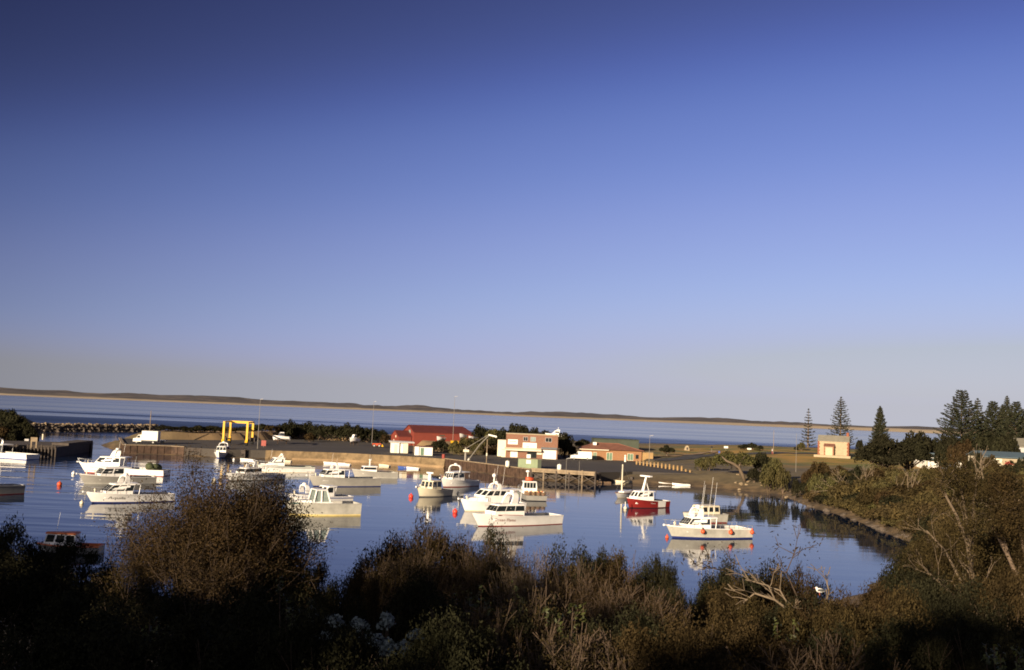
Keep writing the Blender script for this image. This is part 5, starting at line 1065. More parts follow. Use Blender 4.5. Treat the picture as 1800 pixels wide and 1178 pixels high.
# ------------------------------------------------------------------ vegetation
rs = np.random.RandomState(11)
def leaves_mesh(nm, pts, nrm, size, mats, aspect=.5, jitter=.8, mi=None):
    n = len(pts); pts = np.asarray(pts); nrm = np.asarray(nrm)
    d = nrm + rs.normal(0, jitter, (n, 3)); d /= np.linalg.norm(d, axis=1)[:, None] + 1e-9
    a = np.cross(d, rs.normal(0, 1, (n, 3))); a /= np.linalg.norm(a, axis=1)[:, None] + 1e-9
    b = np.cross(d, a); s = size*rs.uniform(.6, 1.35, (n, 1))
    v = np.stack([pts-a*s, pts+b*s*aspect, pts+a*s, pts-b*s*aspect], 1).reshape(-1, 3)
    me = bpy.data.meshes.new(nm); me.vertices.add(4*n); me.vertices.foreach_set('co', v.ravel().astype(np.float32))
    me.loops.add(4*n); me.loops.foreach_set('vertex_index', np.arange(4*n, dtype=np.int32)); me.polygons.add(n)
    me.polygons.foreach_set('loop_start', np.arange(0, 4*n, 4, dtype=np.int32))
    for m in mats: me.materials.append(m)
    if mi is not None: me.polygons.foreach_set('material_index', np.asarray(mi, np.int32))
    me.update(calc_edges=True); return me
def lobes_cloud(lobes, n, shell=.35):
    """points in the outer part of ellipsoid lobes (x,y,z,rx,ry,rz)"""
    L = np.array(lobes); w_ = L[:,3]*L[:,4] + .05; c = rs.choice(len(L), n, p=w_/w_.sum()); d = rs.normal(0, 1, (n, 3)); d[:,2] = np.where(d[:,2] < -.3, -d[:,2]*.6, d[:,2]); d /= np.linalg.norm(d, axis=1)[:, None]
    r = (1-shell*rs.rand(n)**1.6)[:, None]; r *= (1+.10*np.sin(d[:, :1]*9+c[:, None])*np.cos(d[:, 1:2]*8))
    return L[c,:3] + d*r*L[c,3:6], d
def grow(mbx, p, d, r, ln, depth, tips, fork=(2,3), wander=.25, up=.15, sides=4, minr=.006, shrink=.62, spread=.55):
    segs = 3 if depth > 0 else 2; pts = [Vector(p)]; rr = [r]; q = Vector(p); dd = Vector(d).normalized()
    for i in range(segs):
        dd = (dd + Vector((rnd.gauss(0, wander), rnd.gauss(0, wander), rnd.gauss(0, wander)+up))*.5).normalized(); q = q + dd*ln/segs; pts.append(q.copy()); rr.append(max(minr, r*(1-.4*(i+1)/segs)))
    mbx.tube(pts, rr, sides if depth > 1 else 3, cap=False)
    if depth == 0: tips.append((q, dd)); tips.append((pts[1], dd)); return
    for k in range(rnd.randint(*fork)):
        nd = (dd + Vector((rnd.gauss(0, spread), rnd.gauss(0, spread), rnd.gauss(0, spread*.7)))).normalized(); grow(mbx, q if k else pts[-1], nd, max(minr, rr[-1]*.75), ln*shrink*rnd.uniform(.8,1.2), depth-1, tips, fork, wander, up, sides, minr, shrink, spread)
def mesh_of(mbx, nm, m_):
    me = bpy.data.meshes.new(nm); me.from_pydata(mbx.v, [], mbx.f); me.materials.append(M[m_]); return me
# --- far scrub: unit domes (radius 1, height 1) shared by many bushes
def scrub_variant(seed, n=1500, size=.10, lob=14):
    r_ = random.Random(seed); lobes = [(0,0,.25,.7,.7,.55)]
    for i in range(lob):
        a = r_.uniform(0,6.28); q = math.sqrt(r_.random())*.72; z = .62*(1-q*q*.75)*r_.uniform(.65,1.05); s = r_.uniform(.20,.38); lobes.append((q*math.cos(a), q*math.sin(a), z, s, s, s*.8))
    p, d = lobes_cloud(lobes, n, .3); p[:,2] = np.maximum(p[:,2]/np.percentile(p[:,2], 97), .01); return p, d
SCR = []
for i in range(6):
    p, d = scrub_variant(i, 1900, .1); tk = MB(); r_ = random.Random(i)
    for j in range(5): a = r_.uniform(0,6.28); tk.tube([(0,0,-.1),(.25*math.cos(a),.25*math.sin(a),.3),(.62*math.cos(a+.3),.62*math.sin(a+.3),.62)], [.035,.025,.008], 4)
    SCR.append(([leaves_mesh('foliage', p, d, .075, [M[m_]], .55, .6) for m_ in ('leaf_scrub','leaf_olive','leaf_dark','leaf_brown')], mesh_of(tk, 'stem', 'bark')))
SD = {'leaf_scrub':0,'leaf_olive':1,'leaf_dark':2,'leaf_brown':3}
def bush(x, y, rx, h, m_, label, group, nm='bush', cat='bush', z=None, ry=None, var=None):
    gz = ground_z(x, y) if z is None else z; v = SCR[rnd.randrange(6) if var is None else var]
    t = thing(nm, label, cat, (x, y, gz-.12), rnd.uniform(0,6.28), group, (rx, ry or rx*rnd.uniform(.85,1.15), h))
    link('foliage', v[0][SD[m_]], t); link('stem', v[1], t); return t
def bush_px(px, pyt, Y, wpx, m_, label, group, hmin=.6, **k):
    p = P(px, pyt, Y); gz = ground_z(p.x, Y); return bush(p.x, Y, wpx*Y/F/2, max(hmin, p.z-gz+.12)/.98, m_, label, group, **k)
# bushes along the far dune behind the quay
G1 = 'dark bushes along the dune behind the quay'
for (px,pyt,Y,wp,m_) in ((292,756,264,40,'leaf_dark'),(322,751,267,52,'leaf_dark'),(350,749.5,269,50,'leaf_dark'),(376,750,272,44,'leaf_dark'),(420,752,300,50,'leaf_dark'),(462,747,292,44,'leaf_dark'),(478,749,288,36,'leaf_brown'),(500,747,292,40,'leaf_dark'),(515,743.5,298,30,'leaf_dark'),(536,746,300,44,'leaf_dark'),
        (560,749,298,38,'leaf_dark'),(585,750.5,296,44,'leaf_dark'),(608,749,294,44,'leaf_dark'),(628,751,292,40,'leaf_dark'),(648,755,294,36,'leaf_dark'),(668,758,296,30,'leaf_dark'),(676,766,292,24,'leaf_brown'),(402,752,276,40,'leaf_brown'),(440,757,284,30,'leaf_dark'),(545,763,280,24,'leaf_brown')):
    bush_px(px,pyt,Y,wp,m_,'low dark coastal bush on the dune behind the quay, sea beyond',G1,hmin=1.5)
G2 = 'dark bushes between the red shed and the brick building'
for (px,pyt,Y,wp,m_,lab) in ((772,776,246,44,'leaf_dark','dark green bush standing before the left half of the red shed'),(757,784,243,26,'leaf_dark','small dark bush right behind the white container hut'),
        (800,777,243,30,'leaf_olive','olive bush before the middle of the red shed'),(822,772,247,36,'leaf_olive','olive tall bush before the right end of the red shed'),(842,772,250,36,'leaf_olive','olive bush right of the stored hulls'),(808,787,236,30,'leaf_olive','low olive bush left of the jib crane'),(840,781,240,30,'leaf_olive','low olive bush behind the jib crane boom'),
        (846,752,285,34,'leaf_dark','dark bush at the skyline right of the red shed'),(868,757,280,34,'leaf_olive','olive bush at the skyline between shed and brick building'),(885,757,276,30,'leaf_dark','dark bush at the skyline just left of the brick building'),(904,749,276,34,'leaf_dark','tallest dark bush above the brick building roof'),(921,751,274,32,'leaf_dark','dark bush above the middle of the brick building roof'),(940,755.5,272,24,'leaf_dark','small dark bush above the right half of the brick building roof'),(957,760,270,26,'leaf_dark','low dark bush above the right end of the brick building roof'),
        (868,773,258,40,'leaf_dark','dark bush left of the brick building'),(862,788,246,30,'leaf_brown','brown low bush on the bank left of the brick building')):
    bush_px(px,pyt,Y,wp,m_,lab,G2)
for (px,pyt,Y,wp,lab) in ((992,765,250,40,'big dark bush right behind the brick building'),(997,778,246,32,'dark bush right of the roller door'),(1025,774,275,32,'round dark bush left of the dark green shed'),(1008,787,248,20,'dark bush behind the white van')): bush_px(px,pyt,Y,wp,'leaf_dark',lab,G2)
# round tree near the memorial and seaside shrubs
G3 = 'shrubs by the sea on the green'
for (px,pyt,Y,wp,m_,lab) in ((1310,782,300,26,'leaf_dark','left dark shrub of the pair on the seaside edge of the green'),(1322,780,300,22,'leaf_dark','right taller shrub of the pair on the seaside edge of the green'),(1337,784,298,16,'leaf_dark','small dark shrub right of the seaside pair'),(1409,779,320,19,'leaf_olive','round olive shrub below the left araucaria'),(1510,776,300,20,'leaf_dark','round dark shrub right of the sandstone house'),(1400,786,320,10,'leaf_dark','tiny shrub left of the round olive one'),(1330,787.5,296,14,'leaf_olive','tiny olive shrub before the seaside pair')): bush_px(px,pyt,Y,wp,m_,lab,G3)
def tree(nm, lab, cat, x, y, h, w_, m_, n=5200, size=.20, trunk=.25, flat=.55, seed=0, z=None, lean=(0,0), bark='bark', lobn=22, clear=.28, group=None, rz=0):
    r_ = random.Random(seed); gz = ground_z(x, y) if z is None else z; t = thing(nm, lab, cat, (x, y, gz-.1), rz, group); tk = MB(); lobes = []
    tk.tube([(0,0,-.2),(lean[0]*.3,lean[1]*.3,h*clear),(lean[0]*.7,lean[1]*.7,h*.55)], [trunk, trunk*.75, trunk*.5], 8)
    for i in range(lobn):
        a = r_.uniform(0,6.28); q = math.sqrt(r_.random())*.82; zc = h*(clear+.1+(1-clear-.22)*(1-q*q*.7)*r_.uniform(.35,1)); s = w_*.5*r_.uniform(.20,.36)
        c = (lean[0]+q*w_*.5*math.cos(a), lean[1]+q*w_*.5*math.sin(a), zc); lobes.append(c+(s,s,s*flat*1.2))
        if i % 2 == 0: tk.tube([(lean[0]*.4,lean[1]*.4,h*clear),((c[0]+lean[0]*.4)*.5,(c[1]+lean[1]*.4)*.5,(c[2]+h*clear)*.52),(c[0],c[1],c[2])], [trunk*.45,trunk*.3,.03], 5)
    p, d = lobes_cloud(lobes, n, .5); tk.build('trunk', M[bark], t, True); link('crown', leaves_mesh('crown', p, d, size, [M[m_]], .5, .7), t); return t
p = P(1172,805,262); tree('round_tree','round dark tree standing alone beyond the plywood shed','tree',p.x,262,P(1172,783,262).z-ground_z(p.x,262),4.2,'leaf_dark',3000,.2,.22,.8,3,clear=.18)
# the two broad dark trees by the white house
p = P(1552,836,182); tree('broad_tree','broad dark tree on a thick trunk, left of the pair beside the white house','tree',p.x,182,P(1552,770,182).z-ground_z(p.x,182)+.6,10.5,'leaf_dark',9000,.24,.45,.75,5,clear=.2,lobn=34)
p = P(1596,836,186); tree('broad_tree','broad dark tree on a thick trunk, right of the pair beside the white house','tree',p.x,186,P(1590,776,186).z-ground_z(p.x,186)+.6,9.0,'leaf_dark',8000,.24,.42,.75,6,clear=.22,lobn=30)
G4 = 'dark trees behind the broad pair'
for (px,pyt,Y,wp,lab) in ((1612,764,260,52,'round dark tree crown behind the right broad tree'),(1640,774,262,40,'dark bush sloping down right of the round dark crown'),(1668,769,240,46,'dark bush at the foot of the tall araucaria'),(1700,772,236,60,'dark bush below the tall araucaria'),(1735,768,225,64,'long dark hedge-like bush right of the tall araucaria'),(1770,770,222,54,'dark bush above the blue-grey roof'),(1690,781,215,50,'brown bush above the white house'),(1655,786,228,30,'dark bush behind the white house roof')): bush_px(px,pyt,Y,wp,'leaf_dark' if px != 1690 else 'leaf_brown',lab,G4)
for (px,pyt,Y,wp,m_,lab) in ((1722,801,186,44,'leaf_dark','dark bush at the left end of the low blue-roofed building'),(1742,806,178,40,'leaf_brown','brown bush under the blue-grey roof, left of the signboard'),(1800,808,172,36,'leaf_dark','dark bush right of the signboard at the frame edge'),(1776,819,170,60,'leaf_dark','dark bush along the foot of the signboard')): bush_px(px,pyt,Y,wp,m_,lab,G4)
# araucarias (whorled pines)
def araucaria(lab, px, pyb, pyt, Y, wpx, tiers, seed, dense=1.0, flat_top=False, droop=.0):
    A = P(px, pyb, Y); h = P(px+(pyb-pyt)*.041, pyt, Y).z - ground_z(A.x, Y); Rm = wpx*Y/F/2; r_ = random.Random(seed)
    t = thing('norfolk_pine', lab, 'pine tree', (A.x, Y, ground_z(A.x, Y)-.1), r_.uniform(0,6), 'tall whorled pines along the foreshore'); tk = MB(); tk.tube([(0,0,-.2),(0,0,h*.5),(0,0,h)], [.34,.22,.04], 7); P_, D_ = [], []
    for i in range(tiers):
        u = i/(tiers-1); z = h*(.06+.93*u**.94); rad = Rm*((1-u)**.72*.97+.05 if not flat_top else (min(1, (1-u)*1.5+.22) if u < .97 else .2))*r_.uniform(.84,1.1)
        nb = r_.randint(6,8); a0 = r_.uniform(0,6.28)
        for b_ in range(nb):
            a = a0+6.283*b_/nb+r_.uniform(-.16,.16); rr = rad*r_.uniform(.78,1.08); dirn = np.array([math.cos(a), math.sin(a), 0]); tip_up = rr*(.22-droop)+r_.uniform(-.1,.2)
            tk.tube([(0,0,z),tuple(dirn*rr*.5+np.array([0,0,z-.02*rr])),tuple(dirn*rr+np.array([0,0,z+tip_up]))], [.06,.04,.015], 3, cap=False)
            m_ = max(10, int(rr*17*dense)); s = .12+.88*rs.rand(m_)**.75
            wd = .20+.10*rr*np.sin(np.pi*np.clip(s,0,1))
            perp = np.array([-math.sin(a), math.cos(a), 0]); pts = dirn*rr*s[:,None] + perp*(rs.normal(0,.5,(m_,1))*wd[:,None]) + np.stack([0*s, 0*s, z + tip_up*s**2 - .02*rr + rs.normal(0,.10,m_)], 1)
            P_.append(pts); D_.append(np.tile([0,0,1.], (m_,1)))
    tk.build('trunk', M['bark'], t); link('crown', leaves_mesh('crown', np.concatenate(P_), np.concatenate(D_), .24, [M['pine_needle']], .36, .55), t)
araucaria('slender whorled pine standing alone left of the sandstone house',1420,790,719,352,30,13,1,.75)
araucaria('tall whorled pine rising behind the sandstone house roof',1477,796,698,345,54,22,2,1.0)
araucaria('dense narrow pine behind the broad dark trees',1546,800,714,330,40,30,3,2.6)
araucaria('tallest flat-topped pine at the left of the dark grove',1690,792,687,262,84,30,4,1.7,True)
araucaria('open-topped pine just right of the tallest one',1718,792,700,275,60,24,5,1.5)
for (px,pyt,Y,wp,sd,lab) in ((1745,706,262,56,6,'round-topped pine in the middle of the dark grove'),(1762,711,285,46,7,'short pine behind the round-topped one in the grove'),(1770,696,305,44,8,'thin-tipped pine rising highest at the right of the grove'),(1786,707,255,62,9,'broad pine at the right side of the grove'),(1812,710,258,66,10,'pine at the right edge of the grove cut by the frame')): araucaria(lab,px,794,pyt,Y,wp,30,sd,2.2,sd in (6,9))
# left headland
G5 = 'dark bushes on the left headland'
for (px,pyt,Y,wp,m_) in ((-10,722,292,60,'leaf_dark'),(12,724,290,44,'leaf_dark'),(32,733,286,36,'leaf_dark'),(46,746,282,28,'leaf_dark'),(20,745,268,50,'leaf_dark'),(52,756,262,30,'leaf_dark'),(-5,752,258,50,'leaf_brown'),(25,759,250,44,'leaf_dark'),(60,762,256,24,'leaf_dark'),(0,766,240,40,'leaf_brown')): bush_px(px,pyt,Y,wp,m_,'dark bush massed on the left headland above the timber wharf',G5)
A = P(33,732,300); t = thing('beacon','small pale pointed beacon on the top of the left headland','beacon',(A.x,300,ground_z(A.x,300)),0); hb_ = P(33,729,300).z-ground_z(A.x,300); m2 = MB(); m2.tube([(0,0,0),(0,0,hb_-.9)], .12, 6); m2.build('post', M['timber'], t); m2 = MB(); m2.tube([(0,0,hb_-.9),(0,0,hb_)], [.55,.06], 6); m2.build('topmark', M['sandstone'], t)
# right bank of the harbour: waterside bushes and the bending pale-trunked tree
G6 = 'waterside bushes on the right bank'
for (px,pyt,Y,wp,m_,lab) in ((1232,808,206,30,'leaf_olive','olive bush at the right end of the bollard row'),(1246,806,204,26,'leaf_olive','second olive bush right of the bollard row'),(1340,800,192,40,'leaf_dark','dark bush right of the bending tree'),(1362,812,180,44,'leaf_olive','round olive bush on the bank below the lawn'),(1376,826,176,30,'leaf_olive','small olive bush just above the water, right of the bending tree'),(1352,826,178,30,'leaf_olive','small olive bush below the dark one by the bending tree'),(1325,826,186,26,'leaf_dark','dark green bush under the bending tree crown'),
        (1445,818,168,52,'leaf_brown','long brown bush at the edge of the lawn'),(1420,832,163,30,'leaf_brown','brown bush on the bank left of the dead branches'),(1436,838,156,32,'leaf_olive','left olive bush of the pair above the sandy edge'),(1462,843,152,36,'leaf_olive','right olive bush of the pair above the sandy edge'),(1477,824,166,44,'leaf_brown','brown bush behind the olive pair'),(1510,824,162,50,'leaf_dark','dark bush behind the dead branches'),(1541,827,158,50,'leaf_brown','brown bush right behind the dead branches'),(1398,845,165,18,'leaf_dark','small dark bush at the rocky point')): bush_px(px,pyt,Y,wp,m_,lab,G6)
A = P(1302,842,190); t = tree('bending_tree','olive coastal tree with a bare pale trunk bending left over the rocks','tree',A.x,190,P(1290,795,190).z-ground_z(A.x,190)+.2,9.2,'leaf_olive',7000,.2,.05,.7,8,lean=(-1.2,0),lobn=26,clear=.34)
m2 = MB(); k = 190/F; m2.tube([(.15,-2.6,-.3),(-.3,-2.8,.9),(-1.1,-3.0,2.3),(-2.2,-3.1,3.0),(-3.4,-3.0,3.4),(-4.2,-2.4,4.2)], [.34,.30,.27,.24,.2,.1], 8); m2.tube([(-1.1,-3.0,2.3),(-.6,-2.4,3.4),(.4,-1.6,4.4)], [.2,.16,.08], 6); m2.build('bare_limb', M['pale_bark'], t, True)
# scrub hillside on the right, every bush of its own
G7 = 'scrub bushes covering the right hillside'
LAND = np.array(coast); pts_ = []; r7 = random.Random(21)
def blocked(x, y):                        # keep the view to the white house and the sign open
    return (170 < y < 232 and 68 < x < 130) or (y > 165 and x > 60 and y < 230 and x/y > .40 and x/y < .56)
tries_ = 0
while len(pts_) < 290 and tries_ < 9000:
    tries_ += 1
    y = 58 + 156*r7.random()**.85; x = r7.uniform(.25, .62)*y + 4
    if not 28 < x < 118: continue
    if seg_dist(LAND, np.array([x]), np.array([y]))[0] < 1.3 or blocked(x, y) or (y > 172 and x < 82) or (y < 106 and x/y < .415): continue
    if min([math.hypot(x-a, y-b) for a, b, _ in pts_] or [99]) < (1.7 if y < 120 else 2.2): continue
    pts_.append((x, y, 0))
for i, (x, y, _) in enumerate(pts_):
    m_ = r7.choice(('leaf_scrub','leaf_scrub','leaf_olive','leaf_brown','leaf_scrub','leaf_dark')); rx = r7.uniform(1.7,3.1); hh = r7.uniform(1.7,3.2)
    cn = {'leaf_scrub':'greyish brown','leaf_olive':'olive green','leaf_brown':'warm brown','leaf_dark':'dark green'}[m_]; zn = 'near the camera end of' if y < 110 else ('half way up' if y < 150 else 'at the far end of')
    bush(x, y, rx, hh, m_, cn+' wind-shaped scrub bush '+zn+' the right hand bank', cn+' scrub bushes '+zn+' the right hand bank')
r8 = random.Random(33)
for i in range(26):
    px = 1428+i*7.6; py = float(np.interp(px, [1422,1486,1562,1622], [888,906,936,956])); q = W(px, py); off = 1.5 if i % 2 == 0 else 4.0
    bush(q.x+off*.75, q.y+off*.66, r8.uniform(1.5,2.3), r8.uniform(1.1,2.0), r8.choice(('leaf_olive','leaf_scrub','leaf_dark')), 'low bush hanging over the waterline of the right hand shore', 'low bushes along the waterline of the right hand shore')
# dead pale branches on the shore
def dead_clump(lab, px, py, Y, L_, n, spread, seed, m_='dead_wood', nm='dead_branches', dirx=0, elev=.35, depth=2, r0=.09, z=None):
    global rnd
    A = P(px, py, Y); gz = ground_z(A.x, Y) if z is None else z; t = thing(nm, lab, 'dead branches', (A.x, Y, gz-.05)); keep_, rnd = rnd, random.Random(seed); tips = []; m2 = MB()
    for i in range(n):
        a = dirx+rnd.uniform(-spread, spread); grow(m2, (rnd.uniform(-.5,.5),rnd.uniform(-.5,.5),.1), (math.sin(a), rnd.uniform(-.5,.3), elev+rnd.uniform(-.2,.5)), r0*rnd.uniform(.6,1.1), L_*rnd.uniform(.5,.9), depth, tips, (2,3), .2, .05, 5, .016, .6, .45)
    m2.build('branches', M[m_], t); rnd = keep_; return t
dead_clump('fan of bleached dead branches on the sandy edge, pointing left',1502,872,150,3.6,10,.8,1,dirx=-1.1)
dead_clump('upright bleached dead stems above the sandy edge',1522,858,152,3.0,7,.4,2,dirx=0,elev=.9)
dead_clump('sprawl of dead branches to the right of the bleached fan',1548,878,146,3.2,9,.8,3,dirx=1.2)
dead_clump('pale standing dead stems in the scrub right of the dead branches',1603,868,140,3.0,4,.3,4,dirx=.1,elev=1.2)
dead_clump('pale twisted bare branches on the brown bush high on the hillside',1722,835,120,2.6,6,.7,5,dirx=0,elev=.9,z=P(1722,842,120).z)
dead_clump('reddish bare stems at the right edge of the hillside',1770,905,92,2.2,7,.9,6,dirx=-.6,elev=.6,z=P(1770,915,92).z)
# egret at the water's edge
def bird(nm, lab, px, py, Y, s, rz, perch=None):
    A = P(px, py, Y)
    if nm == 'egret':
        while A.z > hz(A.x, A.y) + .30*s and Y < 300: Y += .25; A = P(px, py, Y)
        A.z = max(0, hz(A.x, A.y)) + .29*s
    t = thing(nm, lab, 'bird', tuple(A), rz, None, (s,s,s)); m2 = MB(); m2.ball((0,0,0), .16, 12, 8, sq=(1.5,.85,.9)); m2.ball((.20,0,.13), .085, 10, 6); m2.tube([(.13,0,.05),(.20,0,.13)], [.10,.07], 8); m2.build('body', M['feather_white'], t, True)
    m2 = MB(); m2.tube([(.27,0,.13),(.37,0,.11)], [.022,.006], 5); m2.build('beak', M['orange'], t)
    for s_ in (1,-1): m2 = MB(); m2.ball((-.08,s_*.115,.03), .12, 10, 6, sq=(1.8,.28,.7)); m2.tube([(-.22,s_*.11,.02),(-.44,s_*.05,-.02)], [.05,.01], 5); m2.build('wing', M['feather_dark'], t, True)
    m2 = MB(); m2.hexa([(-.38,-.04,-.03),(-.2,-.06,-.06),(-.2,.06,-.06),(-.38,.04,-.03),(-.38,-.04,0),(-.2,-.06,.03),(-.2,.06,.03),(-.38,.04,0)]); m2.build('tail', M['feather_white'], t)
    for s_ in (1,-1): m2 = MB(); m2.tube([(.02,s_*.05,-.12),(.0,s_*.05,-.30)], .012, 4); m2.build('leg', M['orange'], t)
    return t
bird('egret','white waterbird standing at the muddy edge of the right shore',1555,908.5,116,1.25,R(150))

# ------------------------------------------------------------------ near shrubs on the slope below the camera
NB = []
for i in range(6):
    r_ = random.Random(90+i); lobes = [(0,0,.3,.75,.75,.5)]
    for j in range(46):
        a = r_.uniform(0,6.28); q = math.sqrt(r_.random())*.80; zc = .80*(1-q*q*.62)*r_.uniform(.5,1.05); s = r_.uniform(.12,.26); lobes.append((q*math.cos(a), q*math.sin(a), zc, s, s, s*r_.uniform(.5,.95)))
    p_, d_ = lobes_cloud(lobes, 30000, .55); p_ += rs.normal(0, .02, p_.shape); p_[:,2] = np.maximum(p_[:,2]/np.percentile(p_[:,2], 96.5), .01)
    tk = MB(); tips = []; keep_, rnd = rnd, r_
    for j in range(9): a = r_.uniform(0,6.28); grow(tk, (.15*math.cos(a),.15*math.sin(a),-.05), (math.cos(a)*.7,math.sin(a)*.7,1), .016, .55, 2, tips, (2,3), .2, .1, 4, .003, .6, .45)
    rnd = keep_; NB.append(({m_: leaves_mesh('foliage', p_, d_, .0165, [M[m_]], .42, .7) for m_ in ('leaf_dark','leaf_brown','leaf_olive')}, mesh_of(tk, 'stem', 'twig')))
def near_shrub(nm, lab, px, pyt, Y, wpx, kind, seed, pyb=None, group=None, cat='shrub', leafm=None, twigm='twig', n_leaf=9000, lsize=.045, stems=26, hmul=1., asym=0.):
    """a shrub grown from its foot: stems that fork, twigs, and leaves at the twig ends"""
    global rnd
    p = P(px, pyt, Y); gz = ground_z(p.x, Y); h = max(.8, (p.z-gz))*hmul; Rr = wpx*Y/F/2
    if kind == 'leafy':
        v = NB[seed % 6]; t = thing(nm, lab, cat, (p.x, Y, gz-.1), random.Random(seed).uniform(0,6.28), group, (Rr*1.05, Rr*1.05, (h+.1)*1.02))
        link('foliage', v[0][leafm or 'leaf_dark'], t); link('stems', v[1], t); return t
    t = thing(nm, lab, cat, (p.x, Y, gz-.1), 0, group); keep_, rnd = rnd, random.Random(seed); m2 = MB(); tips = []
    dp = {'twiggy':3,'leafy':2,'fan':3}[kind]
    for i in range(stems):
        a = rnd.uniform(0, 6.28); q = math.sqrt(rnd.random()); out = Rr/h*q*(1.0 if kind != 'fan' else 1.0); ln = math.hypot(h, Rr*q)*(1.06-.28*q*q)
        tot = 1+.62+.38+(.24 if dp == 3 else 0)
        st = (rnd.gauss(0,Rr*(.14 if kind == 'fan' else .32)), rnd.gauss(0,Rr*(.14 if kind == 'fan' else .3)), 0)
        grow(m2, st, (math.cos(a)*out*.9+asym*.3, math.sin(a)*out*.9, 1), .030*rnd.uniform(.6,1.3)*(1.3 if kind == 'fan' else 1), ln/tot*1.05, dp, tips, (2,3) if kind != 'twiggy' else (2,4), .22, .12, 5, .0075 if kind == 'twiggy' else .006, .62, .42)
    rnd = keep_; tz = sorted(q.z for q, _ in tips); tr = sorted(math.hypot(q.x, q.y) for q, _ in tips)
    sz = h/tz[int(len(tz)*.93)]; sx = Rr/tr[int(len(tr)*.93)]
    m2.v = [(x*sx, y*sx, z*sz) for x, y, z in m2.v]; tips = [(Vector((q.x*sx, q.y*sx, q.z*sz)), d) for q, d in tips]; m2.build('stems', M[twigm], t)
    n_leaf = int(n_leaf*2.2); lsize *= .60
    tp = np.array([tuple(q) for q, _ in tips]); td = np.array([tuple(d) for _, d in tips])
    c = rs.randint(0, len(tp), n_leaf); sg = .09 if kind == 'fan' else .11
    pts = tp[c] + rs.normal(0, sg*max(.7, h/3), (n_leaf,3)) - td[c]*np.abs(rs.normal(0,.25,(n_leaf,1))); pts[:,2] = np.maximum(pts[:,2], .05)
    d = td[c]*.6 + rs.normal(0,.5,(n_leaf,3))
    if kind == 'leafy':                   # a closed leafy skin as well
        lobes = [(0,0,h*.45,Rr*.8,Rr*.8,h*.5)]
        for i in range(20):
            a = rs.uniform(0,6.28); q = math.sqrt(rs.rand())*.75; s = Rr*rs.uniform(.22,.4); lobes.append((q*Rr*math.cos(a), q*Rr*math.sin(a), h*(.9-.45*q*q)*rs.uniform(.8,1.0)-s*.5, s, s, s*.8))
        pl_, dl_ = lobes_cloud(lobes, n_leaf, .35); pl_[:,2] = np.maximum(pl_[:,2], .05); pts = np.concatenate([pts, pl_]); d = np.concatenate([d, dl_])
    if kind == 'twiggy' and n_leaf > 3500:
        lobes = [(0,0,h*.3,Rr*.8,Rr*.8,h*.38)]
        for i in range(22): a = rs.uniform(0,6.28); q = math.sqrt(rs.rand())*.8; s_ = Rr*rs.uniform(.16,.3); lobes.append((q*Rr*math.cos(a), q*Rr*math.sin(a), h*(.68-.3*q*q)*rs.uniform(.7,1.05), s_, s_, s_*.9))
        pl_, dl_ = lobes_cloud(lobes, int(n_leaf*1.6), .5); pl_[:,2] = np.maximum(pl_[:,2], .05); pts = np.concatenate([pts, pl_]); d = np.concatenate([d, dl_])
    link('foliage', leaves_mesh('foliage', pts, d, lsize, [M[leafm or 'leaf_dark']], .34, .5), t); return t
NG = 'shrubs on the slope below the viewpoint'
near_shrub('big_shrub','big feathery brown-green shrub at left with stems fanning from its foot',385,858,23,315,'fan',3,group=NG,leafm='leaf_brown',n_leaf=30000,lsize=.05,stems=64)
near_shrub('big_shrub','darker green upright shrub grown into the right side of the big feathery one',455,868,24.5,190,'fan',4,group=NG,leafm='leaf_dark',n_leaf=20000,lsize=.05,stems=36)
near_shrub('side_shrub','thin spreading brown shrub at the left flank of the big feathery one',258,918,24,130,'fan',5,group=NG,leafm='leaf_brown',n_leaf=7000,lsize=.045,stems=26)
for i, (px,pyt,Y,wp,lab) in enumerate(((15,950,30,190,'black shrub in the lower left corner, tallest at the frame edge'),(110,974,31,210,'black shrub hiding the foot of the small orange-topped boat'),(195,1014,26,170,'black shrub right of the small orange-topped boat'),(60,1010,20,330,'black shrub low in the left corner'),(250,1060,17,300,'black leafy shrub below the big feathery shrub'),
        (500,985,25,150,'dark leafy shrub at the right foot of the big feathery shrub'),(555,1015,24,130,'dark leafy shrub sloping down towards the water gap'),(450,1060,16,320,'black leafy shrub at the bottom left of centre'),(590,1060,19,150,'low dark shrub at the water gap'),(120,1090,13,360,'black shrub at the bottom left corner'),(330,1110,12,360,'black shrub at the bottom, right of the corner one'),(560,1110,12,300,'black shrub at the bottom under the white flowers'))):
    near_shrub('dark_shrub',lab,px,pyt,Y,wp,'leafy',20+i,group=NG,leafm='leaf_dark',n_leaf=7000,lsize=.05 if Y > 18 else .04,stems=14)
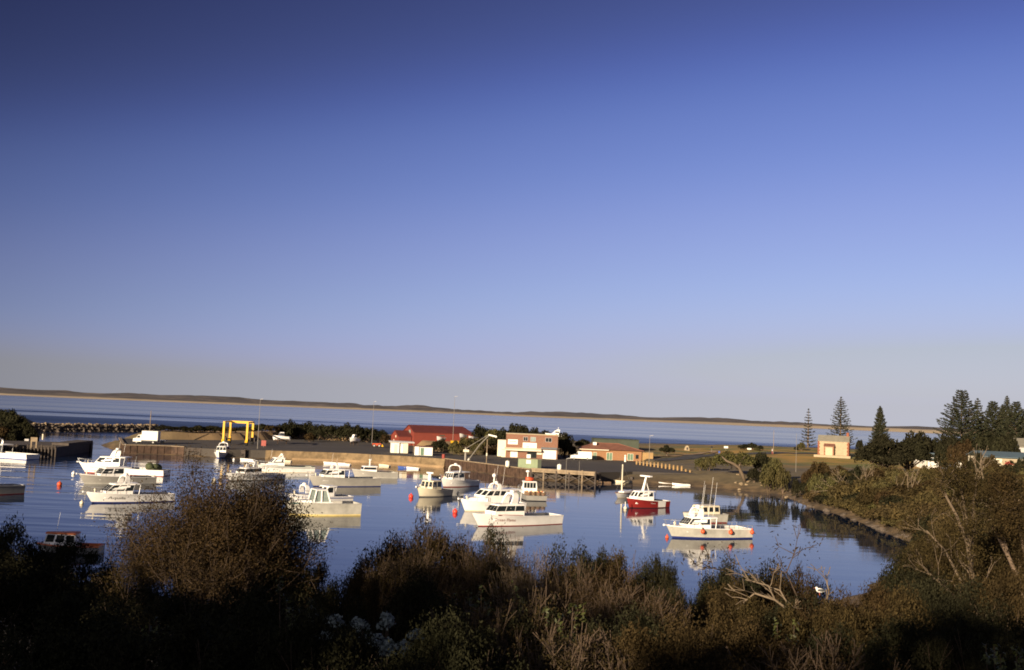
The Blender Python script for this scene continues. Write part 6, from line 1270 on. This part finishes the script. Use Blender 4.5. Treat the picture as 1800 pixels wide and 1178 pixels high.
for i, (px,pyt,Y,wp,kind,m_,nl,lab) in enumerate(((745,946,27,190,'twiggy','leaf_brown',5000,'bare twiggy brown shrub at centre, highest of the middle group'),(840,955,28,170,'twiggy','leaf_brown',4200,'open twiggy shrub through which the white boat reflection shows'),(672,985,25,130,'twiggy','leaf_brown',6000,'brown bushy twiggy shrub at the left of the middle group'),(640,1030,22,110,'leafy','leaf_brown',3000,'low brown shrub beside the water gap'),
        (935,968,26,120,'twiggy','leaf_brown',1200,'pale bare twig bush standing right of centre'),(1030,1000,24,200,'twiggy','leaf_brown',4500,'reddish brown twiggy shrub right of the pale twigs'),(1060,996,29,110,'leafy','leaf_dark',4500,'dark leafy shrub top behind the reddish brown twigs'),(1150,1015,27,120,'leafy','leaf_dark',5500,'dark round leafy shrub left of the second water gap'),(1110,1040,20,230,'twiggy','leaf_brown',5000,'tangled brown twig shrub in the lower right of centre'),
        (900,1050,16,260,'twiggy','leaf_brown',4500,'low tangled twig shrub at the bottom centre'),(740,1045,19,230,'leafy','leaf_dark',6000,'dark shrub below the middle twiggy group'),(1240,1095,16,220,'leafy','leaf_brown',4500,'brown twig shrub below the second water gap'),(1280,1020,28,130,'leafy','leaf_dark',4500,'dark shrub at the left of the gull'),(1360,1022,27,190,'leafy','leaf_dark',7000,'wide dark shrub under the bare arching branch'),(1440,1050,26,100,'leafy','leaf_dark',3500,'small dark shrub the gull perches on'),
        (1350,1085,19,260,'leafy','leaf_brown',5500,'brown tangle below the arching branch'),(1475,1075,21,190,'leafy','leaf_brown',4500,'brown tangle right of the gull'),(1605,1000,33,160,'leafy','leaf_dark',9000,'dark leafy shrub at the right end of the water'),(1668,950,38,150,'leafy','leaf_brown',7000,'brown leafy shrub above the right end of the water'),(1550,1052,26,150,'leafy','leaf_brown',6000,'brown leafy shrub right of the third water gap'),(1600,1070,20,260,'leafy','leaf_brown',6500,'brown tangle at the foot of the leaning tree'),
        (1010,1110,13,300,'twiggy','leaf_brown',4000,'tangled twigs at the very bottom centre'),(1180,1130,12,300,'leafy','leaf_brown',4000,'tangled twigs at the very bottom right of centre'),(1420,1135,13,320,'twiggy','leaf_brown',5000,'tangled twigs at the bottom below the gull'),(1700,1110,15,260,'leafy','leaf_dark',6000,'dark shrub in the lower right corner'),(800,1120,12,300,'leafy','leaf_dark',5000,'dark shrub at the bottom beside the white flowers'))):
    near_shrub('twig_shrub' if kind == 'twiggy' else 'leafy_shrub',lab,px,pyt,Y,wp,kind,60+i,group=NG,leafm=m_,n_leaf=nl,lsize=.042,stems=22 if kind == 'twiggy' else 14,twigm='pale_bark' if 'pale bare' in lab else 'twig')
for i, (px,pyt,Y,wp,m_,lab) in enumerate(((745,957,28.5,190,'leaf_brown','solid brown shrub filling the highest of the middle group'),(845,968,29.5,150,'leaf_dark','solid dark shrub inside the open twiggy shrub'),(385,935,25.5,230,'leaf_dark','dark leafy shrub behind the foot of the big feathery one'),(445,910,25,130,'leaf_dark','dark leafy shrub behind the right side of the big feathery one'),(1010,992,27,150,'leaf_dark','dark rounded leafy shrub just right of the pale twig bush'),(1165,1008,25,105,'leaf_dark','dark rounded shrub rising at the left edge of the second water gap'),(1285,1024,24,150,'leaf_dark','dark rounded shrub at the right edge of the second water gap'),(1385,1030,25,150,'leaf_brown','rounded brown shrub left of the gull'),(1090,1000,28,130,'leaf_brown','rounded brown shrub in the middle of the right group'),(700,985,29,230,'leaf_brown','solid brown shrub behind the middle twiggy group'),(800,985,31,200,'leaf_dark','solid dark shrub behind the open twiggy shrub'),(890,1010,28,170,'leaf_dark','solid dark shrub behind the pale twig bush'),(970,1015,27,170,'leaf_brown','solid brown shrub right of the pale twig bush'),(1080,1030,25,190,'leaf_brown','solid reddish brown shrub in the middle of the right group'),(1190,1060,22,120,'leaf_dark','solid dark shrub at the edge of the second water gap'),
        (1290,1055,23,180,'leaf_brown','solid brown shrub under the left end of the bare arching branch'),(1400,1075,22,200,'leaf_dark','solid dark shrub under the bare arching branch'),(1480,1085,19,200,'leaf_brown','solid brown shrub right of the bare arching branch'),(1600,1040,28,180,'leaf_dark','solid dark shrub below the right end of the water'),(1695,985,36,180,'leaf_brown','solid brown shrub at the left of the leaning tree crown'),(1700,960,40,200,'leaf_dark','solid dark shrub behind the leaning tree crown'),
        (1780,950,40,200,'leaf_brown','solid brown shrub behind the second leaning tree'),(1660,1040,26,220,'leaf_dark','solid dark shrub left of the leaning trunk'),(1760,1030,26,220,'leaf_brown','solid brown shrub right of the leaning trunk'),(1620,1110,16,260,'leaf_dark','dark shrub at the bottom left of the leaning trunk'),(1740,1090,17,240,'leaf_dark','dark shrub at the foot of the leaning trunk'),(1310,1120,15,280,'leaf_brown','solid brown shrub at the bottom under the second water gap'),(1100,1105,16,280,'leaf_dark','solid dark shrub at the bottom right of centre'),(940,1100,16,260,'leaf_dark','solid dark shrub at the bottom centre'),(1500,1135,14,260,'leaf_dark','solid dark shrub at the bottom right of the gull'))):
    near_shrub('leafy_shrub',lab,px,pyt,Y,wp,'leafy',130+i,group=NG,leafm=m_)
# yellow-green rosette shoots and white flower heads in the shade
def rosettes(lab, px, py, Y, wpx, n, seed, m_='leaf_green', nm='leafy_shoots', cat='plant', head=False):
    r_ = random.Random(seed); A = P(px, py, Y); t = thing(nm, lab, cat, (A.x, Y, A.z)); st = MB(); pts = []; nr = []; W2 = wpx*Y/F/2; gz = ground_z(A.x, Y)-A.z
    for i in range(n):
        x, y, z = r_.gauss(0,W2*.5), r_.gauss(0,W2*.4), r_.gauss(0,W2*.45); st.tube([(x*.6,y*.6,max(gz-.1,z-1.6)),(x*.9,y*.9,z-.5),(x,y,z)], [.014,.010,.006], 4, cap=False)
        for j in range(26 if not head else 60):
            if head: d = Vector((r_.gauss(0,1),r_.gauss(0,1),abs(r_.gauss(0,1)))).normalized(); q = Vector((x,y,z))+d*.10*r_.uniform(.8,1.1)
            else: d = Vector((r_.gauss(0,.8),r_.gauss(0,.8),.6+r_.random())).normalized(); q = Vector((x,y,z-.28*r_.random()))+d*.07
            pts.append(tuple(q)); nr.append(tuple(d))
    st.build('stems', M['twig'], t); link('flower_head' if head else 'foliage', leaves_mesh('leaves', pts, nr, .036 if not head else .022, [M[m_]], .42 if not head else .8, .35 if not head else .9), t)
rosettes('yellow-green leafy shoots in the sun left of the pale twigs',875,1075,18,120,14,1); rosettes('yellow-green leafy shoots below the middle twiggy shrub',815,1060,19,80,9,2); rosettes('pale green shoots low at the bottom centre',1000,1120,14,160,12,3)
rosettes('bright green shoots at the bottom right of the gull',1385,1120,15,90,8,4); rosettes('green shoots in the lower right corner by the leaning trunk',1775,1160,13,90,10,5); rosettes('small green shoots in the dark at lower left',275,1105,13,60,6,6); rosettes('green shoots in the dark right of the big feathery shrub',520,1082,15,120,9,7)
for i, (px, py, Y) in enumerate(((590,1100,14),(630,1105,14),(682,1098,15),(612,1138,13),(655,1128,14),(682,1145,13),(710,1140,13),(730,1118,15),(570,1120,14))):
    rosettes('cluster of small white flower heads in the shade, bottom left of centre, %s' % ('far left upper','left upper','middle upper','left lower','middle centre','middle lower','right lower','right upper','far left lower')[i],px,py,Y,24,4,40+i,'petal','flower_cluster','flowers',True)
# bare arching branch, leaning tree with pale limbs, gull
def limb_tree(nm, lab, cat, px, py, Y, limbs, m_, leafm=None, n_leaf=0, lsize=.05, depth=3, seed=1, zfix=None):
    """limbs are drawn as world offsets (x right, z up, y away) from the foot"""
    global rnd
    A = P(px, py, Y); gz = ground_z(A.x, Y) if zfix is None else A.z; t = thing(nm, lab, cat, (A.x, Y, gz-.1)); keep_, rnd = rnd, random.Random(seed); m2 = MB(); tips = []
    for pts, r0, r1 in limbs:
        v = [Vector((a*(.62 if nm == 'leaning_tree' else 1)*Y/F, b_, c*Y/F)) for a, b_, c in pts]; n_ = len(v); m2.tube(v, [r0+(r1-r0)*i/(n_-1) for i in range(n_)], 7)
        for i in range(1, n_):
            for k in range(2 if i < n_-1 else 4):
                d = (v[i]-v[i-1]).normalized(); grow(m2, v[i].lerp(v[i-1], rnd.random()*.6), d+Vector((rnd.gauss(0,.5),rnd.gauss(0,.5),rnd.gauss(.25,.35))), max(.012, (r0+(r1-r0)*i/(n_-1))*.42), rnd.uniform(.22,.5)*Y/26, depth-1, tips, (2,3), .22, .06, 4, .008, .7, .5)
    m2.build('limbs', M[m_], t, True); rnd = keep_
    if n_leaf:
        tp = np.array([tuple(q) for q, _ in tips]); td = np.array([tuple(d) for _, d in tips]); c = rs.randint(0, len(tp), n_leaf); pts = tp[c]+rs.normal(0,.17*Y/26,(n_leaf,3))
        link('crown', leaves_mesh('crown', pts, td[c], lsize, [M[leafm]], .35, .6), t)
    return t
H1 = P(1430,1165,21); 
limb_tree('bare_branch','pale bare dead branch arching left over the dark shrub beside the gull','dead branch',1440,1178,22,[([(0,0,0),(-20,.1,40),(-40,0,80),(-52,-.2,105),(-85,-.3,128),(-118,-.2,136),(-135,-.1,118)],.045,.016),([(-52,-.2,105),(-70,0,140),(-110,.2,150)],.026,.010),([(-20,.1,40),(10,.2,90),(22,.3,140),(14,.2,160)],.035,.010),([(-85,-.3,128),(-95,-.2,150),(-130,0,156)],.02,.01)],'dead_wood',None,0,seed=5,depth=2,zfix=1)
limb_tree('bare_branch','thin bare branch rising above the shrubs left of the gull, against the water','dead branch',1395,1100,24,[([(0,0,0),(10,.1,50),(-10,.2,95),(5,.1,140)],.03,.008),([(-60,.3,0),(-75,.2,60),(-120,.1,95),(-150,0,100)],.03,.008)],'twig','leaf_brown',260,.05,seed=6,depth=2,zfix=1)
limb_tree('leaning_tree','tall open tree in the lower right corner leaning left, with pale forking limbs','tree',1775,1215,30,[([(0,0,0),(-38,.1,80),(-75,.2,150),(-95,.3,200)],.16,.09),([(-95,.3,200),(-110,.2,250),(-150,0,300),(-190,-.2,335)],.075,.03),([(-95,.3,200),(-92,.5,260),(-105,.6,320),(-118,.5,350)],.065,.025),([(-75,.2,150),(-120,.4,185),(-160,.5,235),(-215,.5,270)],.06,.02),([(-38,.1,80),(-110,-.3,120),(-180,-.5,170),(-250,-.6,205)],.07,.02),([(-95,.3,200),(-70,.8,260),(-60,1,330)],.055,.02)],'pale_bark','leaf_brown',17000,.038,seed=7,zfix=1)
limb_tree('leaning_tree','second leaning tree at the right frame edge with brown foliage','tree',1830,1160,34,[([(0,0,0),(-25,.2,90),(-70,.4,170),(-130,.3,235)],.14,.04),([(-25,.2,90),(-20,.6,180),(-40,.8,260)],.08,.03),([(-70,.4,170),(-80,.9,230),(-60,1.0,290)],.05,.02)],'bark','leaf_brown',20000,.042,seed=8,zfix=1)
bird('gull','white gull with dark wings perched on the small dark shrub',1441,1038,23,.36,R(160))
# trees on the hill behind the viewpoint, left: their shade lies over the lower left of the view
G8 = 'trees on the hill behind the viewpoint'
for i, (x, y, h, w_) in enumerate(((-27,-22,9.5,13),(-17,-30,12,13),(-36,-10,9,12),(-46,2,9.5,12),(-7,-36,14,13),(-1,-41,13,12),(-56,14,9.5,12),(3,-44,10.5,11),(-2,-52,11,12),(-38,-30,11,13),(-66,24,10,13),(-58,36,7.5,11),(-62,46,7.5,11),(13,-50,10.5,11),(22,-58,10.5,12),(-24,-46,14,14))):
    tree('hill_tree','broad dark tree on the hill behind the viewpoint','tree',x,y,h,w_,'leaf_dark',3600,.42,.35,.8,70+i,clear=.12,lobn=30,group=G8)
